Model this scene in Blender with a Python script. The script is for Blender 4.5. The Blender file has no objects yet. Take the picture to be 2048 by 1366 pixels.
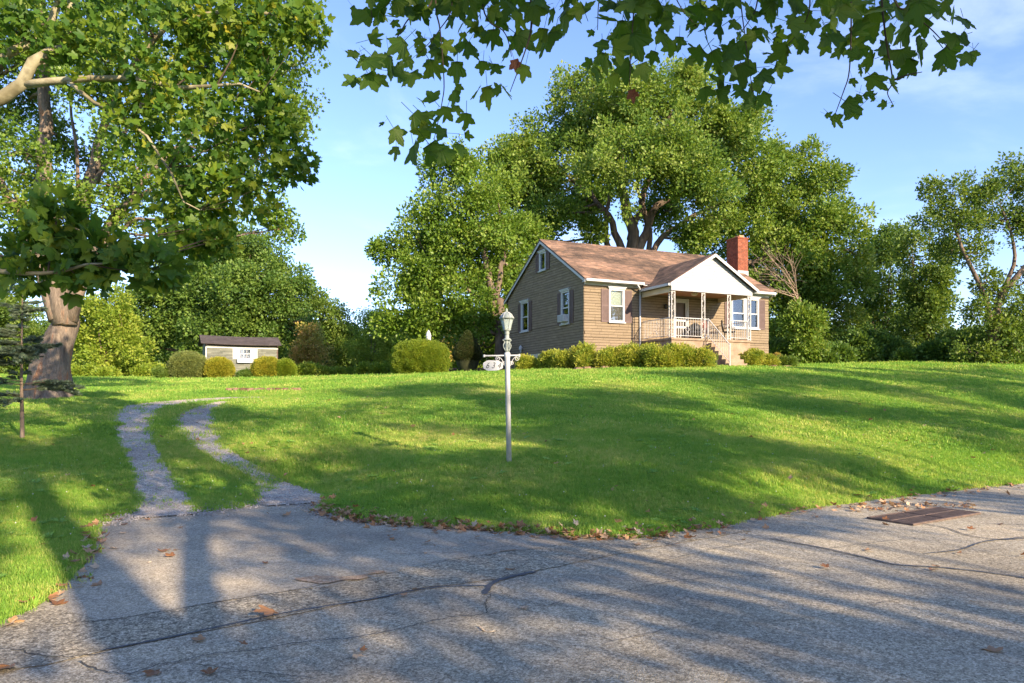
import bpy, math, random
import numpy as np
from mathutils import Vector, Matrix, noise as mnoise

random.seed(7)
rng = np.random.default_rng(7)
R = math.radians
S = bpy.context.scene

# ------------------------------------------------------------------ camera, sky, sun, exposure
F = 1450.0; CX = 1024.0; HY = 790.0; EYE = 1.6        # photograph: focal length, centre, horizon (pixels), eye height (m)
cam_d = bpy.data.cameras.new("camera"); cam = bpy.data.objects.new("camera", cam_d)
S.collection.objects.link(cam); S.camera = cam
cam.location = (0, 0, EYE); cam.rotation_euler = (R(90), 0, 0)
cam_d.sensor_width = 36; cam_d.lens = F / 2048 * 36
cam_d.shift_y = (HY - 683) / 2048
cam_d.clip_start = 0.05; cam_d.clip_end = 3000

SUN_AZ = math.atan2(.64, -.768); SUN_EL = R(22.5)
w = bpy.data.worlds.new("World"); S.world = w; w.use_nodes = True
nt = w.node_tree; nt.nodes.clear()
out = nt.nodes.new("ShaderNodeOutputWorld"); bg = nt.nodes.new("ShaderNodeBackground")
sky = nt.nodes.new("ShaderNodeTexSky"); sky.sky_type = 'NISHITA'; sky.sun_disc = False
sky.sun_elevation = SUN_EL; sky.sun_rotation = SUN_AZ
sky.altitude = 200; sky.air_density = 1.0; sky.dust_density = 0.35; sky.ozone_density = 3.5
bg.inputs[1].default_value = 0.105
tc = nt.nodes.new("ShaderNodeTexCoord")
mp = nt.nodes.new("ShaderNodeMapping"); mp.inputs['Scale'].default_value = (1.0, 1.0, 2.6)
cn = nt.nodes.new("ShaderNodeTexNoise"); cn.inputs['Scale'].default_value = 3.1; cn.inputs['Detail'].default_value = 9
cn.inputs['Roughness'].default_value = .55; cn.inputs['Distortion'].default_value = .5
cr = nt.nodes.new("ShaderNodeMapRange"); cr.interpolation_type = 'SMOOTHSTEP'
cr.inputs[1].default_value = .52; cr.inputs[2].default_value = .80; cr.inputs[4].default_value = .24
mx = nt.nodes.new("ShaderNodeMix"); mx.data_type = 'RGBA'
mx.inputs['B'].default_value = (4.6, 4.9, 5.8, 1)
nt.links.new(tc.outputs['Generated'], mp.inputs[0]); nt.links.new(mp.outputs[0], cn.inputs['Vector'])
nt.links.new(cn.outputs['Fac'], cr.inputs[0]); nt.links.new(cr.outputs[0], mx.inputs['Factor'])
tint = nt.nodes.new("ShaderNodeMix"); tint.data_type = 'RGBA'; tint.blend_type = 'MULTIPLY'; tint.inputs['Factor'].default_value = 1; tint.inputs['B'].default_value = (.83, .77, .90, 1)
nt.links.new(sky.outputs[0], tint.inputs['A']); nt.links.new(tint.outputs['Result'], mx.inputs['A']); nt.links.new(mx.outputs['Result'], bg.inputs[0])
nt.links.new(bg.outputs[0], out.inputs[0])

sl = bpy.data.lights.new("sun", 'SUN'); sun = bpy.data.objects.new("sun", sl); S.collection.objects.link(sun)
sl.energy = 3.2; sl.angle = R(0.6); sl.color = (1.0, .80, .56)
sd = Vector((.64 * math.cos(SUN_EL), -.768 * math.cos(SUN_EL), math.sin(SUN_EL)))
sun.rotation_euler = (-sd).to_track_quat('-Z', 'Y').to_euler(); sun.location = (30, -30, 30)

S.view_settings.view_transform = 'Standard'; S.view_settings.look = 'None'
S.view_settings.exposure = 1.98; S.view_settings.gamma = 1.0; S.view_settings.use_curve_mapping = False
S.render.engine = 'CYCLES'
S.cycles.max_bounces = 7; S.cycles.diffuse_bounces = 4; S.cycles.transmission_bounces = 4
S.cycles.transparent_max_bounces = 8; S.cycles.use_denoising = True
S.cycles.sample_clamp_indirect = 6

# ------------------------------------------------------------------ helpers
COL = S.collection
def P(px, py, Z): return np.array([(px - CX) / F * Z, Z, EYE + (HY - py) / F * Z])
def tag(o, label=None, cat=None, group=None, kind=None):
    if label: o['label'] = label
    if cat: o['category'] = cat
    if group: o['group'] = group
    if kind: o['kind'] = kind
    return o
def empty(name, loc=(0, 0, 0), rz=0, **k):
    o = bpy.data.objects.new(name, None); COL.objects.link(o); o.empty_display_size = .2
    o.location = loc; o.rotation_euler = (0, 0, rz); return tag(o, **k)
def link(name, me, parent=None, **k):
    o = bpy.data.objects.new(name, me); COL.objects.link(o)
    if parent is not None: o.parent = parent
    return tag(o, **k)
def mesh(name, V, Fc, mat=None, smooth=False):
    me = bpy.data.meshes.new(name)
    me.from_pydata([tuple(map(float, v)) for v in V], [], [tuple(map(int, f)) for f in Fc])
    if mat: me.materials.append(mat)
    if smooth: me.polygons.foreach_set('use_smooth', [True] * len(me.polygons))
    me.update(); return me
BOXF = [(0,3,2,1),(4,5,6,7),(0,1,5,4),(1,2,6,5),(2,3,7,6),(3,0,4,7)]
class MB:
    def __init__(s): s.v = []; s.f = []; s.c = []
    def add(s, V, Fc, c=0.5):
        n = len(s.v); s.v += [tuple(v) for v in V]; s.f += [tuple(i + n for i in f) for f in Fc]; s.c += [c] * len(Fc)
    def box(s, x0, x1, y0, y1, z0, z1, c=.5):
        s.add([(x0,y0,z0),(x1,y0,z0),(x1,y1,z0),(x0,y1,z0),(x0,y0,z1),(x1,y0,z1),(x1,y1,z1),(x0,y1,z1)], BOXF, c)
    def hexa(s, V, c=.5): s.add(V, BOXF, c)
    def tube(s, pts, rad, n=8, c=.5, cap=True):
        V, Fc = tube(pts, rad, n, cap); s.add(V, Fc, c)
    def lathe(s, prof, n=16, c=.5, cx=0, cy=0):
        V = []; Fc = []
        for r, z in prof:
            for k in range(n):
                a = 2 * math.pi * k / n; V.append((cx + r * math.cos(a), cy + r * math.sin(a), z))
        for i in range(len(prof) - 1):
            for k in range(n):
                k2 = (k + 1) % n; Fc.append((i*n+k, i*n+k2, (i+1)*n+k2, (i+1)*n+k))
        Fc.append(tuple(range(n))[::-1]); Fc.append(tuple((len(prof)-1)*n + k for k in range(n)))
        s.add(V, Fc, c)
    def build(s, name, mat, parent=None, smooth=False, bevel=0, **k):
        me = mesh(name, s.v, s.f, mat, smooth)
        at = me.attributes.new('rnd', 'FLOAT', 'FACE'); at.data.foreach_set('value', np.array(s.c, dtype=np.float32))
        o = link(name, me, parent, **k)
        if bevel:
            m = o.modifiers.new('b', 'BEVEL'); m.width = bevel; m.segments = 2; m.limit_method = 'ANGLE'
        return o
def tube(pts, rad, n=8, cap=True, wob=0.0):
    pts = np.array(pts, float); m = len(pts)
    rad = np.full(m, rad, float) if np.isscalar(rad) else np.array(rad, float)
    T = np.gradient(pts, axis=0); T /= np.linalg.norm(T, axis=1)[:, None] + 1e-9
    u = np.cross(T[0], [0.13, .31, .94]); 
    if np.linalg.norm(u) < .1: u = np.cross(T[0], [1, 0, 0])
    V = []
    for i in range(m):
        u = u - T[i] * np.dot(u, T[i]); u /= np.linalg.norm(u) + 1e-9; v = np.cross(T[i], u)
        for k in range(n):
            a = 2 * math.pi * k / n
            r = rad[i] * (1 + (wob * math.sin(3 * a + i * .4) + wob * .7 * math.sin(5 * a + i * .9 + 1) if wob else 0))
            V.append(pts[i] + r * (math.cos(a) * u + math.sin(a) * v))
    Fc = [(i*n+k, i*n+(k+1) % n, (i+1)*n+(k+1) % n, (i+1)*n+k) for i in range(m-1) for k in range(n)]
    if cap: Fc += [tuple(range(n))[::-1], tuple((m-1)*n + k for k in range(n))]
    return V, Fc
def smoothpath(pts, n):
    pts = np.array(pts, float); m = len(pts)
    if m < 3: return np.array([pts[0] + (pts[-1] - pts[0]) * t for t in np.linspace(0, 1, n)])
    ext = np.vstack([2 * pts[0] - pts[1], pts, 2 * pts[-1] - pts[-2]]); o = []
    for t in np.linspace(0, m - 1 - 1e-6, n):
        i = int(t); f = t - i; p0, p1, p2, p3 = ext[i:i+4]
        o.append(.5 * ((2*p1) + (-p0+p2)*f + (2*p0-5*p1+4*p2-p3)*f*f + (-p0+3*p1-3*p2+p3)*f**3))
    return np.array(o)
def np_noise(X, Y, sc, seed=0.0):
    return np.array([mnoise.noise((x * sc + seed, y * sc - seed, seed * .37)) for x, y in zip(np.ravel(X), np.ravel(Y))]).reshape(np.shape(X))

# ------------------------------------------------------------------ materials
def newmat(name):
    m = bpy.data.materials.new(name); m.use_nodes = True; n = m.node_tree; n.nodes.clear()
    o = n.nodes.new('ShaderNodeOutputMaterial'); return m, n, o
def N(nt, t, **k):
    n = nt.nodes.new(t)
    for a, b in k.items(): setattr(n, a, b)
    return n
def ramp(nt, stops, fac=None):
    r = nt.nodes.new('ShaderNodeValToRGB'); e = r.color_ramp.elements
    while len(e) < len(stops): e.new(.5)
    for i, (p, c) in enumerate(stops): e[i].position = p; e[i].color = (*c, 1) if len(c) == 3 else c
    if fac is not None: nt.links.new(fac, r.inputs[0])
    return r
def noise_n(nt, scale, detail=4, vec=None, rough=.5, dist=0):
    n = nt.nodes.new('ShaderNodeTexNoise'); n.inputs['Scale'].default_value = scale; n.inputs['Detail'].default_value = detail
    n.inputs['Roughness'].default_value = rough; n.inputs['Distortion'].default_value = dist
    if vec is not None: nt.links.new(vec, n.inputs['Vector'])
    return n
def mixc(nt, a, b, fac, mode='MIX'):
    m = nt.nodes.new('ShaderNodeMix'); m.data_type = 'RGBA'; m.blend_type = mode
    for s, v in (('A', a), ('B', b)):
        if isinstance(v, tuple): m.inputs[s].default_value = (*v, 1)
        else: nt.links.new(v, m.inputs[s])
    if isinstance(fac, (int, float)): m.inputs['Factor'].default_value = fac
    else: nt.links.new(fac, m.inputs['Factor'])
    return m.outputs['Result']
def coords(nt, world=True, scale=(1, 1, 1), rot=(0, 0, 0)):
    if world: s = nt.nodes.new('ShaderNodeNewGeometry').outputs['Position']
    else: s = nt.nodes.new('ShaderNodeTexCoord').outputs['Object']
    m = nt.nodes.new('ShaderNodeMapping'); m.inputs['Scale'].default_value = scale; m.inputs['Rotation'].default_value = rot
    nt.links.new(s, m.inputs[0]); return m.outputs[0]
def surf(name, stops, scale=3, detail=5, rough=.8, bump=0.0, bscale=40, world=False, vscale=(1, 1, 1), rnd=None, metal=0, spec=.4, fine=0.0):
    """noise-coloured surface; rnd = (amount) tint by the per-piece attribute 'rnd'"""
    m, nt, o = newmat(name); vec = coords(nt, world, vscale)
    n = noise_n(nt, scale, detail, vec); c = ramp(nt, stops, n.outputs['Fac']).outputs[0]
    if rnd:
        a = N(nt, 'ShaderNodeAttribute', attribute_name='rnd')
        r = ramp(nt, [(0, (1-rnd,)*3), (1, (1+rnd,)*3)], a.outputs['Fac']).outputs[0]
        mm = nt.nodes.new('ShaderNodeMix'); mm.data_type = 'RGBA'; mm.blend_type = 'MULTIPLY'; mm.inputs['Factor'].default_value = 1
        mm.clamp_result = False
        nt.links.new(c, mm.inputs['A']); nt.links.new(r, mm.inputs['B']); c = mm.outputs['Result']
    if fine:
        n3 = noise_n(nt, bscale * 1.7, 3, vec); g = ramp(nt, [(.3, (1-fine,)*3), (.7, (1,)*3)], n3.outputs['Fac']).outputs[0]
        c = mixc(nt, c, g, 1.0, 'MULTIPLY')
    b = N(nt, 'ShaderNodeBsdfPrincipled'); nt.links.new(c, b.inputs['Base Color'])
    b.inputs['Roughness'].default_value = rough; b.inputs['Metallic'].default_value = metal; b.inputs['Specular IOR Level'].default_value = spec
    if bump:
        n2 = noise_n(nt, bscale, 4, vec); bp = N(nt, 'ShaderNodeBump'); bp.inputs['Strength'].default_value = bump; bp.inputs['Distance'].default_value = .02
        nt.links.new(n2.outputs['Fac'], bp.inputs['Height']); nt.links.new(bp.outputs[0], b.inputs['Normal'])
    nt.links.new(b.outputs[0], o.inputs[0]); return m
def leafmat(name, stops, trans=.35, rough=.5, spec=.35, patch=.35, pscale=.35, tcol=None):
    """colour by instance random + patches in space; diffuse + translucent"""
    m, nt, o = newmat(name)
    oi = N(nt, 'ShaderNodeObjectInfo'); geo = N(nt, 'ShaderNodeNewGeometry')
    n = noise_n(nt, pscale, 3, geo.outputs['Position'])
    ri = N(nt, 'ShaderNodeMath', operation='MULTIPLY'); nt.links.new(oi.outputs['Random'], ri.inputs[0]); ri.inputs[1].default_value = 1 - patch
    isl = N(nt, 'ShaderNodeMath', operation='MULTIPLY'); nt.links.new(geo.outputs['Random Per Island'], isl.inputs[0]); isl.inputs[1].default_value = .30
    sc = N(nt, 'ShaderNodeMath', operation='MULTIPLY_ADD'); nt.links.new(n.outputs['Fac'], sc.inputs[0]); sc.inputs[1].default_value = patch * 1.5
    nt.links.new(ri.outputs[0], sc.inputs[2])
    ad = N(nt, 'ShaderNodeMath', operation='ADD'); nt.links.new(sc.outputs[0], ad.inputs[0]); nt.links.new(isl.outputs[0], ad.inputs[1])
    sb = N(nt, 'ShaderNodeMath', operation='SUBTRACT'); nt.links.new(ad.outputs[0], sb.inputs[0]); sb.inputs[1].default_value = .2
    c = ramp(nt, stops, sb.outputs[0]).outputs[0]
    b = N(nt, 'ShaderNodeBsdfPrincipled'); nt.links.new(c, b.inputs['Base Color']); b.inputs['Roughness'].default_value = rough
    b.inputs['Specular IOR Level'].default_value = spec
    t = N(nt, 'ShaderNodeBsdfTranslucent'); tc = mixc(nt, c, tcol or (1.0, 1.0, .35), 1.0, 'MULTIPLY')
    g = N(nt, 'ShaderNodeGamma'); g.inputs[1].default_value = .8; nt.links.new(tc, g.inputs[0]); nt.links.new(g.outputs[0], t.inputs[0])
    mx = N(nt, 'ShaderNodeMixShader'); mx.inputs[0].default_value = trans
    nt.links.new(b.outputs[0], mx.inputs[1]); nt.links.new(t.outputs[0], mx.inputs[2]); nt.links.new(mx.outputs[0], o.inputs[0]); return m

M = {}
M['white'] = surf('white_paint', [(.3, (.46, .47, .48)), (.7, (.54, .55, .55))], 2, rough=.5, fine=.08, bscale=8)
M['cream'] = surf('cream_paint', [(.3, (.58, .50, .38)), (.7, (.66, .58, .46))], 2, rough=.6)
M['gable'] = surf('gable_board', [(.3, (.33, .34, .355)), (.7, (.37, .38, .39))], 1.5, rough=.45, rnd=.05)
M['whiteiron'] = surf('white_iron', [(.35, (.50, .49, .47)), (.62, (.60, .59, .57)), (.8, (.45, .33, .24))], 9, rough=.5)
M['wall'] = surf('wall_block', [(.25, (.21, .16, .105)), (.55, (.262, .203, .135)), (.8, (.305, .24, .162))], 2.3, 6, rough=.95, rnd=.07, bump=.5, bscale=45, fine=.18, vscale=(1, 1, 3))
M['mortar'] = surf('wall_mortar', [(.3, (.055, .042, .03)), (.7, (.085, .065, .045))], 6, rough=1)
M['found'] = surf('foundation_paint', [(.3, (.52, .47, .36)), (.7, (.62, .57, .45))], 3, rough=.9, bump=.3, bscale=20)
M['porchc'] = surf('porch_concrete', [(.25, (.20, .14, .09)), (.5, (.28, .205, .14)), (.8, (.36, .28, .20))], 3, 6, rough=.9, bump=.4, bscale=30)
M['brick'] = surf('chimney_brick', [(.3, (.20, .055, .028)), (.7, (.29, .088, .044))], 6, rough=.9, rnd=.25, fine=.2, bscale=30)
M['brickm'] = surf('chimney_mortar', [(.3, (.26, .17, .13)), (.7, (.34, .24, .19))], 6, rough=1)
M['clay'] = surf('clay_cap', [(.3, (.40, .19, .09)), (.7, (.52, .28, .14))], 6, rough=.9)
M['shutter'] = surf('shutter', [(.3, (.095, .060, .056)), (.7, (.13, .085, .078))], 4, rough=.6)
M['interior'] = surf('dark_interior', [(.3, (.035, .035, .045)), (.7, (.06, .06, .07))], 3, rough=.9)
M['blind'] = surf('window_blind', [(.3, (.62, .61, .52)), (.7, (.74, .73, .64))], 3, rough=.9)
M['screen'] = surf('insect_screen', [(.3, (.13, .10, .085)), (.7, (.18, .14, .115))], 3, rough=.7)
M['dooro'] = surf('door_paint', [(.3, (.10, .075, .06)), (.7, (.13, .10, .08))], 3, rough=.5)
M['soffit'] = surf('porch_ceiling', [(.3, (.35, .17, .09)), (.7, (.44, .23, .13))], 3, rough=.8, vscale=(1, 8, 1))
M['black'] = surf('black_metal', [(.3, (.012, .012, .013)), (.7, (.03, .03, .03))], 6, rough=.5)
M['maroon'] = surf('brown_fabric', [(.3, (.09, .025, .018)), (.7, (.15, .05, .035))], 8, rough=.9)
M['grey'] = surf('grey_plastic', [(.3, (.3, .3, .31)), (.7, (.38, .38, .39))], 8, rough=.6)
M['flash'] = surf('lead_flashing', [(.3, (.25, .25, .26)), (.7, (.38, .38, .39))], 8, rough=.5, metal=.4)
M['shroof'] = surf('shed_roof', [(.3, (.055, .046, .045)), (.7, (.085, .072, .07))], 2, rough=.9, rnd=.12)
M['shwall'] = surf('shed_siding', [(.3, (.13, .14, .115)), (.5, (.18, .19, .155)), (.75, (.23, .235, .19))], 1.6, 6, rough=.9, rnd=.15, vscale=(1, 1, 4), fine=.2, bscale=14)
M['shdark'] = surf('shed_dark_trim', [(.3, (.09, .06, .05)), (.7, (.14, .10, .085))], 3, rough=.9)
M['lampgreen'] = surf('patina_metal', [(.3, (.17, .21, .20)), (.6, (.27, .31, .29)), (.8, (.40, .42, .40))], 12, rough=.5, bump=.2, bscale=60)
M['postw'] = surf('post_paint', [(.25, (.42, .44, .45)), (.6, (.54, .555, .56)), (.85, (.62, .62, .60))], 3, rough=.5, vscale=(6, 6, 1.2), fine=.1, bscale=20)
M['ink'] = surf('number_paint', [(.3, (.01, .01, .012)), (.7, (.02, .02, .02))], 5, rough=.5)
M['stone'] = surf('field_stone', [(.2, (.07, .035, .022)), (.5, (.16, .095, .06)), (.8, (.30, .22, .15))], 3, 6, rough=.95, bump=.6, bscale=20, rnd=.2, world=True)
M['rust'] = surf('rusty_iron', [(.3, (.085, .062, .052)), (.6, (.15, .105, .085)), (.8, (.24, .16, .12))], 14, 6, rough=.85, bump=.4, bscale=80)
M['pit_shade'] = surf('drain_pit_shade', [(.3, (.02, .016, .014)), (.7, (.05, .038, .03))], 4, rough=1)
M['tar'] = surf('crack_tar', [(.3, (.045, .050, .062)), (.7, (.075, .08, .092))], 9, rough=.55, world=True)
M['crack'] = surf('crack_dirt', [(.3, (.05, .045, .038)), (.6, (.09, .08, .062)), (.72, (.09, .11, .035))], 6, rough=1, world=True)

M['mulch'] = surf('bed_mulch', [(.3, (.045, .028, .018)), (.7, (.11, .07, .04))], 9, 8, rough=1, bump=.8, bscale=30, world=True)
M['bark'] = surf('maple_bark', [(.22, (.075, .055, .04)), (.45, (.22, .165, .12)), (.6, (.34, .26, .19)), (.8, (.50, .33, .22))], 1.3, 8, rough=.95, bump=1.0, bscale=9, vscale=(5, 5, .9), fine=.45)
M['bark_red'] = surf('old_maple_bark', [(.28, (.06, .046, .036)), (.42, (.165, .13, .10)), (.57, (.27, .215, .165)), (.68, (.32, .16, .085)), (.8, (.36, .30, .24))], 1.1, 8, rough=.95, bump=1.0, bscale=7, vscale=(5, 5, .8), fine=.5)
M['bark_far'] = surf('far_bark', [(.25, (.05, .038, .028)), (.55, (.15, .11, .08)), (.8, (.30, .22, .15))], 1.2, 6, rough=.95, vscale=(3, 3, .8))
M['bark_syc'] = surf('sycamore_bark', [(.25, (.09, .075, .045)), (.45, (.20, .175, .10)), (.6, (.34, .31, .20)), (.75, (.13, .105, .065))], 3.2, 4, rough=.8, bump=.3, bscale=20)
M['twig'] = surf('dark_twig', [(.3, (.035, .025, .018)), (.7, (.075, .055, .035))], 8, rough=.9)
M['deadtwig'] = surf('dead_twig', [(.3, (.20, .14, .10)), (.7, (.34, .26, .19))], 8, rough=.9)
M['leaf_maple'] = leafmat('silver_maple_leaf', [(0, (.035, .085, .014)), (.4, (.095, .18, .024)), (.75, (.21, .30, .045)), (1, (.38, .44, .14))], .40, patch=.5, rough=.5, spec=.3)
M['leaf_maple2'] = leafmat('left_maple_leaf', [(0, (.05, .110, .015)), (.45, (.12, .215, .024)), (.85, (.23, .33, .045)), (1, (.33, .40, .10))], .42, rough=.42)
M['leaf_syc'] = leafmat('sycamore_leaf', [(0, (.035, .10, .016)), (.45, (.085, .18, .022)), (.8, (.20, .28, .026)), (1, (.40, .35, .035))], .5, pscale=.7)
M['leaf_over'] = leafmat('overhead_leaf', [(0, (.030, .072, .012)), (.5, (.068, .140, .017)), (1, (.16, .23, .025))], .58, pscale=1.5, tcol=(.9, 1.0, .22))
M['leaf_dark'] = leafmat('oak_leaf', [(0, (.045, .10, .02)), (.5, (.095, .18, .03)), (1, (.21, .30, .05))], .38)
M['leaf_yel'] = leafmat('yellow_green_leaf', [(0, (.11, .19, .022)), (.5, (.23, .33, .035)), (1, (.40, .45, .07))], .45)
M['leaf_mid'] = leafmat('mid_green_leaf', [(0, (.045, .10, .016)), (.5, (.105, .18, .026)), (1, (.22, .29, .05))], .38)
M['leaf_rust'] = leafmat('rusty_leaf', [(0, (.16, .22, .035)), (.5, (.38, .33, .075)), (1, (.62, .36, .14))], .4)
M['leaf_hedge'] = leafmat('hedge_leaf', [(0, (.07, .13, .012)), (.5, (.16, .24, .018)), (1, (.30, .34, .03))], .35, pscale=1.5)
M['leaf_gold'] = leafmat('golden_leaf', [(0, (.12, .16, .018)), (.45, (.27, .29, .026)), (1, (.50, .42, .05))], .35, pscale=2)
M['leaf_azalea'] = leafmat('foundation_leaf', [(0, (.08, .14, .018)), (.35, (.18, .26, .03)), (.65, (.38, .40, .05)), (.9, (.44, .44, .07)), (1, (.52, .36, .10))], .42, patch=.5, pscale=1.6)
M['leaf_greygreen'] = leafmat('greygreen_leaf', [(0, (.09, .13, .035)), (.5, (.17, .21, .06)), (1, (.27, .29, .08))], .3, pscale=2)
M['leaf_topiary'] = leafmat('dark_yew_leaf', [(0, (.018, .035, .010)), (.5, (.04, .065, .014)), (1, (.09, .07, .03))], .15, pscale=1.2)
M['needle'] = leafmat('spruce_needle', [(0, (.05, .085, .05)), (.5, (.095, .14, .085)), (1, (.17, .21, .13))], .12, pscale=2)
M['needle_y'] = leafmat('arborvitae_scale', [(0, (.10, .14, .02)), (.5, (.20, .23, .04)), (1, (.30, .30, .07))], .3, pscale=1)
M['grass'] = leafmat('grass_blade', [(0, (.08, .20, .035)), (.35, (.155, .34, .05)), (.68, (.28, .46, .065)), (1, (.66, .62, .20))], .45, patch=.62, pscale=.45, rough=.6, spec=.25)
M['dryleaf'] = leafmat('dry_leaf', [(0, (.20, .085, .03)), (.45, (.36, .19, .085)), (.8, (.50, .34, .20)), (1, (.58, .48, .34))], .15, tcol=(1, .8, .5), patch=.15)
M['redleaf'] = leafmat('red_dry_leaf', [(0, (.10, .03, .015)), (1, (.22, .07, .03))], .3, tcol=(1, .6, .4))
M['clover'] = leafmat('clover_head', [(0, (.55, .55, .45)), (1, (.75, .74, .66))], .1, tcol=(1, 1, .9))

def glassmat():
    m, nt, o = newmat('window_glass')
    g = N(nt, 'ShaderNodeBsdfGlossy'); g.inputs['Roughness'].default_value = .02; g.inputs[0].default_value = (.9, .95, 1, 1)
    t = N(nt, 'ShaderNodeBsdfTransparent'); t.inputs[0].default_value = (.82, .86, .86, 1)
    f = N(nt, 'ShaderNodeFresnel'); f.inputs[0].default_value = 1.5
    ad = N(nt, 'ShaderNodeMath', operation='ADD'); ad.inputs[1].default_value = .08; nt.links.new(f.outputs[0], ad.inputs[0])
    mx = N(nt, 'ShaderNodeMixShader'); nt.links.new(ad.outputs[0], mx.inputs[0]); nt.links.new(t.outputs[0], mx.inputs[1]); nt.links.new(g.outputs[0], mx.inputs[2])
    nt.links.new(mx.outputs[0], o.inputs[0]); return m
M['glass'] = glassmat()
def frostmat():
    m, nt, o = newmat('lantern_glass'); b = N(nt, 'ShaderNodeBsdfPrincipled')
    b.inputs['Base Color'].default_value = (.52, .62, .60, 1); b.inputs['Roughness'].default_value = .18
    b.inputs['Transmission Weight'].default_value = .35
    nt.links.new(b.outputs[0], o.inputs[0]); return m
M['frost'] = frostmat()

def asphalt(name, lo, mid, hi, vs=95, warm=.0):
    m, nt, o = newmat(name); vec = coords(nt, True)
    v = N(nt, 'ShaderNodeTexVoronoi'); v.inputs['Scale'].default_value = vs; nt.links.new(vec, v.inputs['Vector'])
    v2 = N(nt, 'ShaderNodeTexVoronoi'); v2.inputs['Scale'].default_value = vs * .42; nt.links.new(vec, v2.inputs['Vector'])
    sep = N(nt, 'ShaderNodeSeparateColor'); nt.links.new(v.outputs['Color'], sep.inputs[0])
    sep2 = N(nt, 'ShaderNodeSeparateColor'); nt.links.new(v2.outputs['Color'], sep2.inputs[0])
    av = N(nt, 'ShaderNodeMath', operation='MULTIPLY_ADD'); nt.links.new(sep.outputs[0], av.inputs[0]); av.inputs[1].default_value = .62
    m2 = N(nt, 'ShaderNodeMath', operation='MULTIPLY'); nt.links.new(sep2.outputs[1], m2.inputs[0]); m2.inputs[1].default_value = .38; nt.links.new(m2.outputs[0], av.inputs[2])
    c = ramp(nt, [(.12, lo), (.5, mid), (.88, hi)], av.outputs[0]).outputs[0]
    big = noise_n(nt, .55, 5, vec, .6); b1 = ramp(nt, [(.30, (.60, .60, .61)), (.45, (.84, .84, .84)), (.55, (1, 1, 1)), (.7, (1.16, 1.11, 1.05))], big.outputs['Fac']).outputs[0]
    c = mixc(nt, c, b1, 1, 'MULTIPLY')
    streak = noise_n(nt, 1.0, 4, coords(nt, True, (.35, 2.2, 1), (0, 0, -R(31)))); b2 = ramp(nt, [(.35, (.86, .86, .88)), (.62, (1.05, 1.03, 1))], streak.outputs['Fac']).outputs[0]
    c = mixc(nt, c, b2, 1, 'MULTIPLY')
    b = N(nt, 'ShaderNodeBsdfPrincipled'); nt.links.new(c, b.inputs['Base Color']); b.inputs['Roughness'].default_value = .88
    bp = N(nt, 'ShaderNodeBump'); bp.inputs['Strength'].default_value = .8; bp.inputs['Distance'].default_value = .006
    nt.links.new(v.outputs['Distance'], bp.inputs['Height']); bp.invert = True
    nt.links.new(bp.outputs[0], b.inputs['Normal']); nt.links.new(b.outputs[0], o.inputs[0]); return m
M['road'] = asphalt('road_asphalt', (.17, .143, .095), (.385, .336, .235), (.68, .61, .46), 105)
M['band'] = asphalt('old_asphalt', (.11, .090, .058), (.30, .258, .175), (.66, .58, .42), 85)
M['apron'] = asphalt('apron_asphalt', (.25, .21, .145), (.42, .365, .262), (.62, .55, .42), 105)
M['gravelbed'] = asphalt('gravel_bed', (.24, .20, .15), (.48, .42, .32), (.74, .66, .53), 60)
M['clay_dirt'] = asphalt('clay_dust', (.26, .16, .09), (.46, .31, .18), (.62, .48, .33), 90)
M['pebble'] = surf('gravel_stone', [(.3, (.22, .20, .185)), (.7, (.50, .46, .42))], 3, rough=.9, world=True)

def groundmat():
    m, nt, o = newmat('lawn_ground'); vec = coords(nt, True)
    a = noise_n(nt, .3, 5, vec); f = noise_n(nt, 22, 4, vec); 
    c = ramp(nt, [(.3, (.12, .24, .032)), (.52, (.20, .34, .045)), (.72, (.34, .40, .08))], a.outputs['Fac']).outputs[0]
    g = ramp(nt, [(.3, (.45, .45, .42)), (.65, (1, 1, 1))], f.outputs['Fac']).outputs[0]
    c = mixc(nt, c, g, 1, 'MULTIPLY')
    b = N(nt, 'ShaderNodeBsdfPrincipled'); nt.links.new(c, b.inputs['Base Color']); b.inputs['Roughness'].default_value = .95
    b.inputs['Specular IOR Level'].default_value = .1
    bp = N(nt, 'ShaderNodeBump'); bp.inputs['Strength'].default_value = .7; bp.inputs['Distance'].default_value = .04
    nt.links.new(f.outputs['Fac'], bp.inputs['Height']); nt.links.new(bp.outputs[0], b.inputs['Normal'])
    nt.links.new(b.outputs[0], o.inputs[0]); return m
M['lawn'] = groundmat()

# ------------------------------------------------------------------ terrain
ctrl_px = {   # column: [(row, distance)]
 -900: [(1150, 7), (1000, 11), (880, 16), (820, 22), (780, 35), (760, 60)],
 0:    [(1100, 7.0), (985, 10), (880, 14.5), (833, 17.5), (793, 23), (765, 38), (752, 60)],
 300:  [(952, 12.3), (872, 16), (822, 20), (796, 23), (776, 32), (760, 45), (757, 60)],
 640:  [(950, 12), (872, 15.5), (812, 20), (784, 25), (763, 32), (757, 45), (756, 60)],
 1024: [(925, 11.6), (852, 16), (792, 21.5), (762, 26), (746, 31), (744, 36), (750, 47), (752, 60)],
 1450: [(930, 12.3), (852, 16.5), (792, 21.5), (757, 26), (737, 30.5), (738, 38), (742, 52)],
 2048: [(900, 16), (832, 22), (772, 30), (737, 40), (730, 48), (738, 66)],
 3000: [(900, 18), (832, 24), (772, 34), (740, 46), (742, 66)],
}
cp = []
for px, l in ctrl_px.items():
    for py, Z in l:
        p = P(px, py, Z); cp.append(p)
for x in (-80, -40, 0, 40, 80, 120): cp.append(np.array([x, 110, 3.4 + .004 * x])); cp.append(np.array([x * 2, 220, 3.6]))
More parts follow.
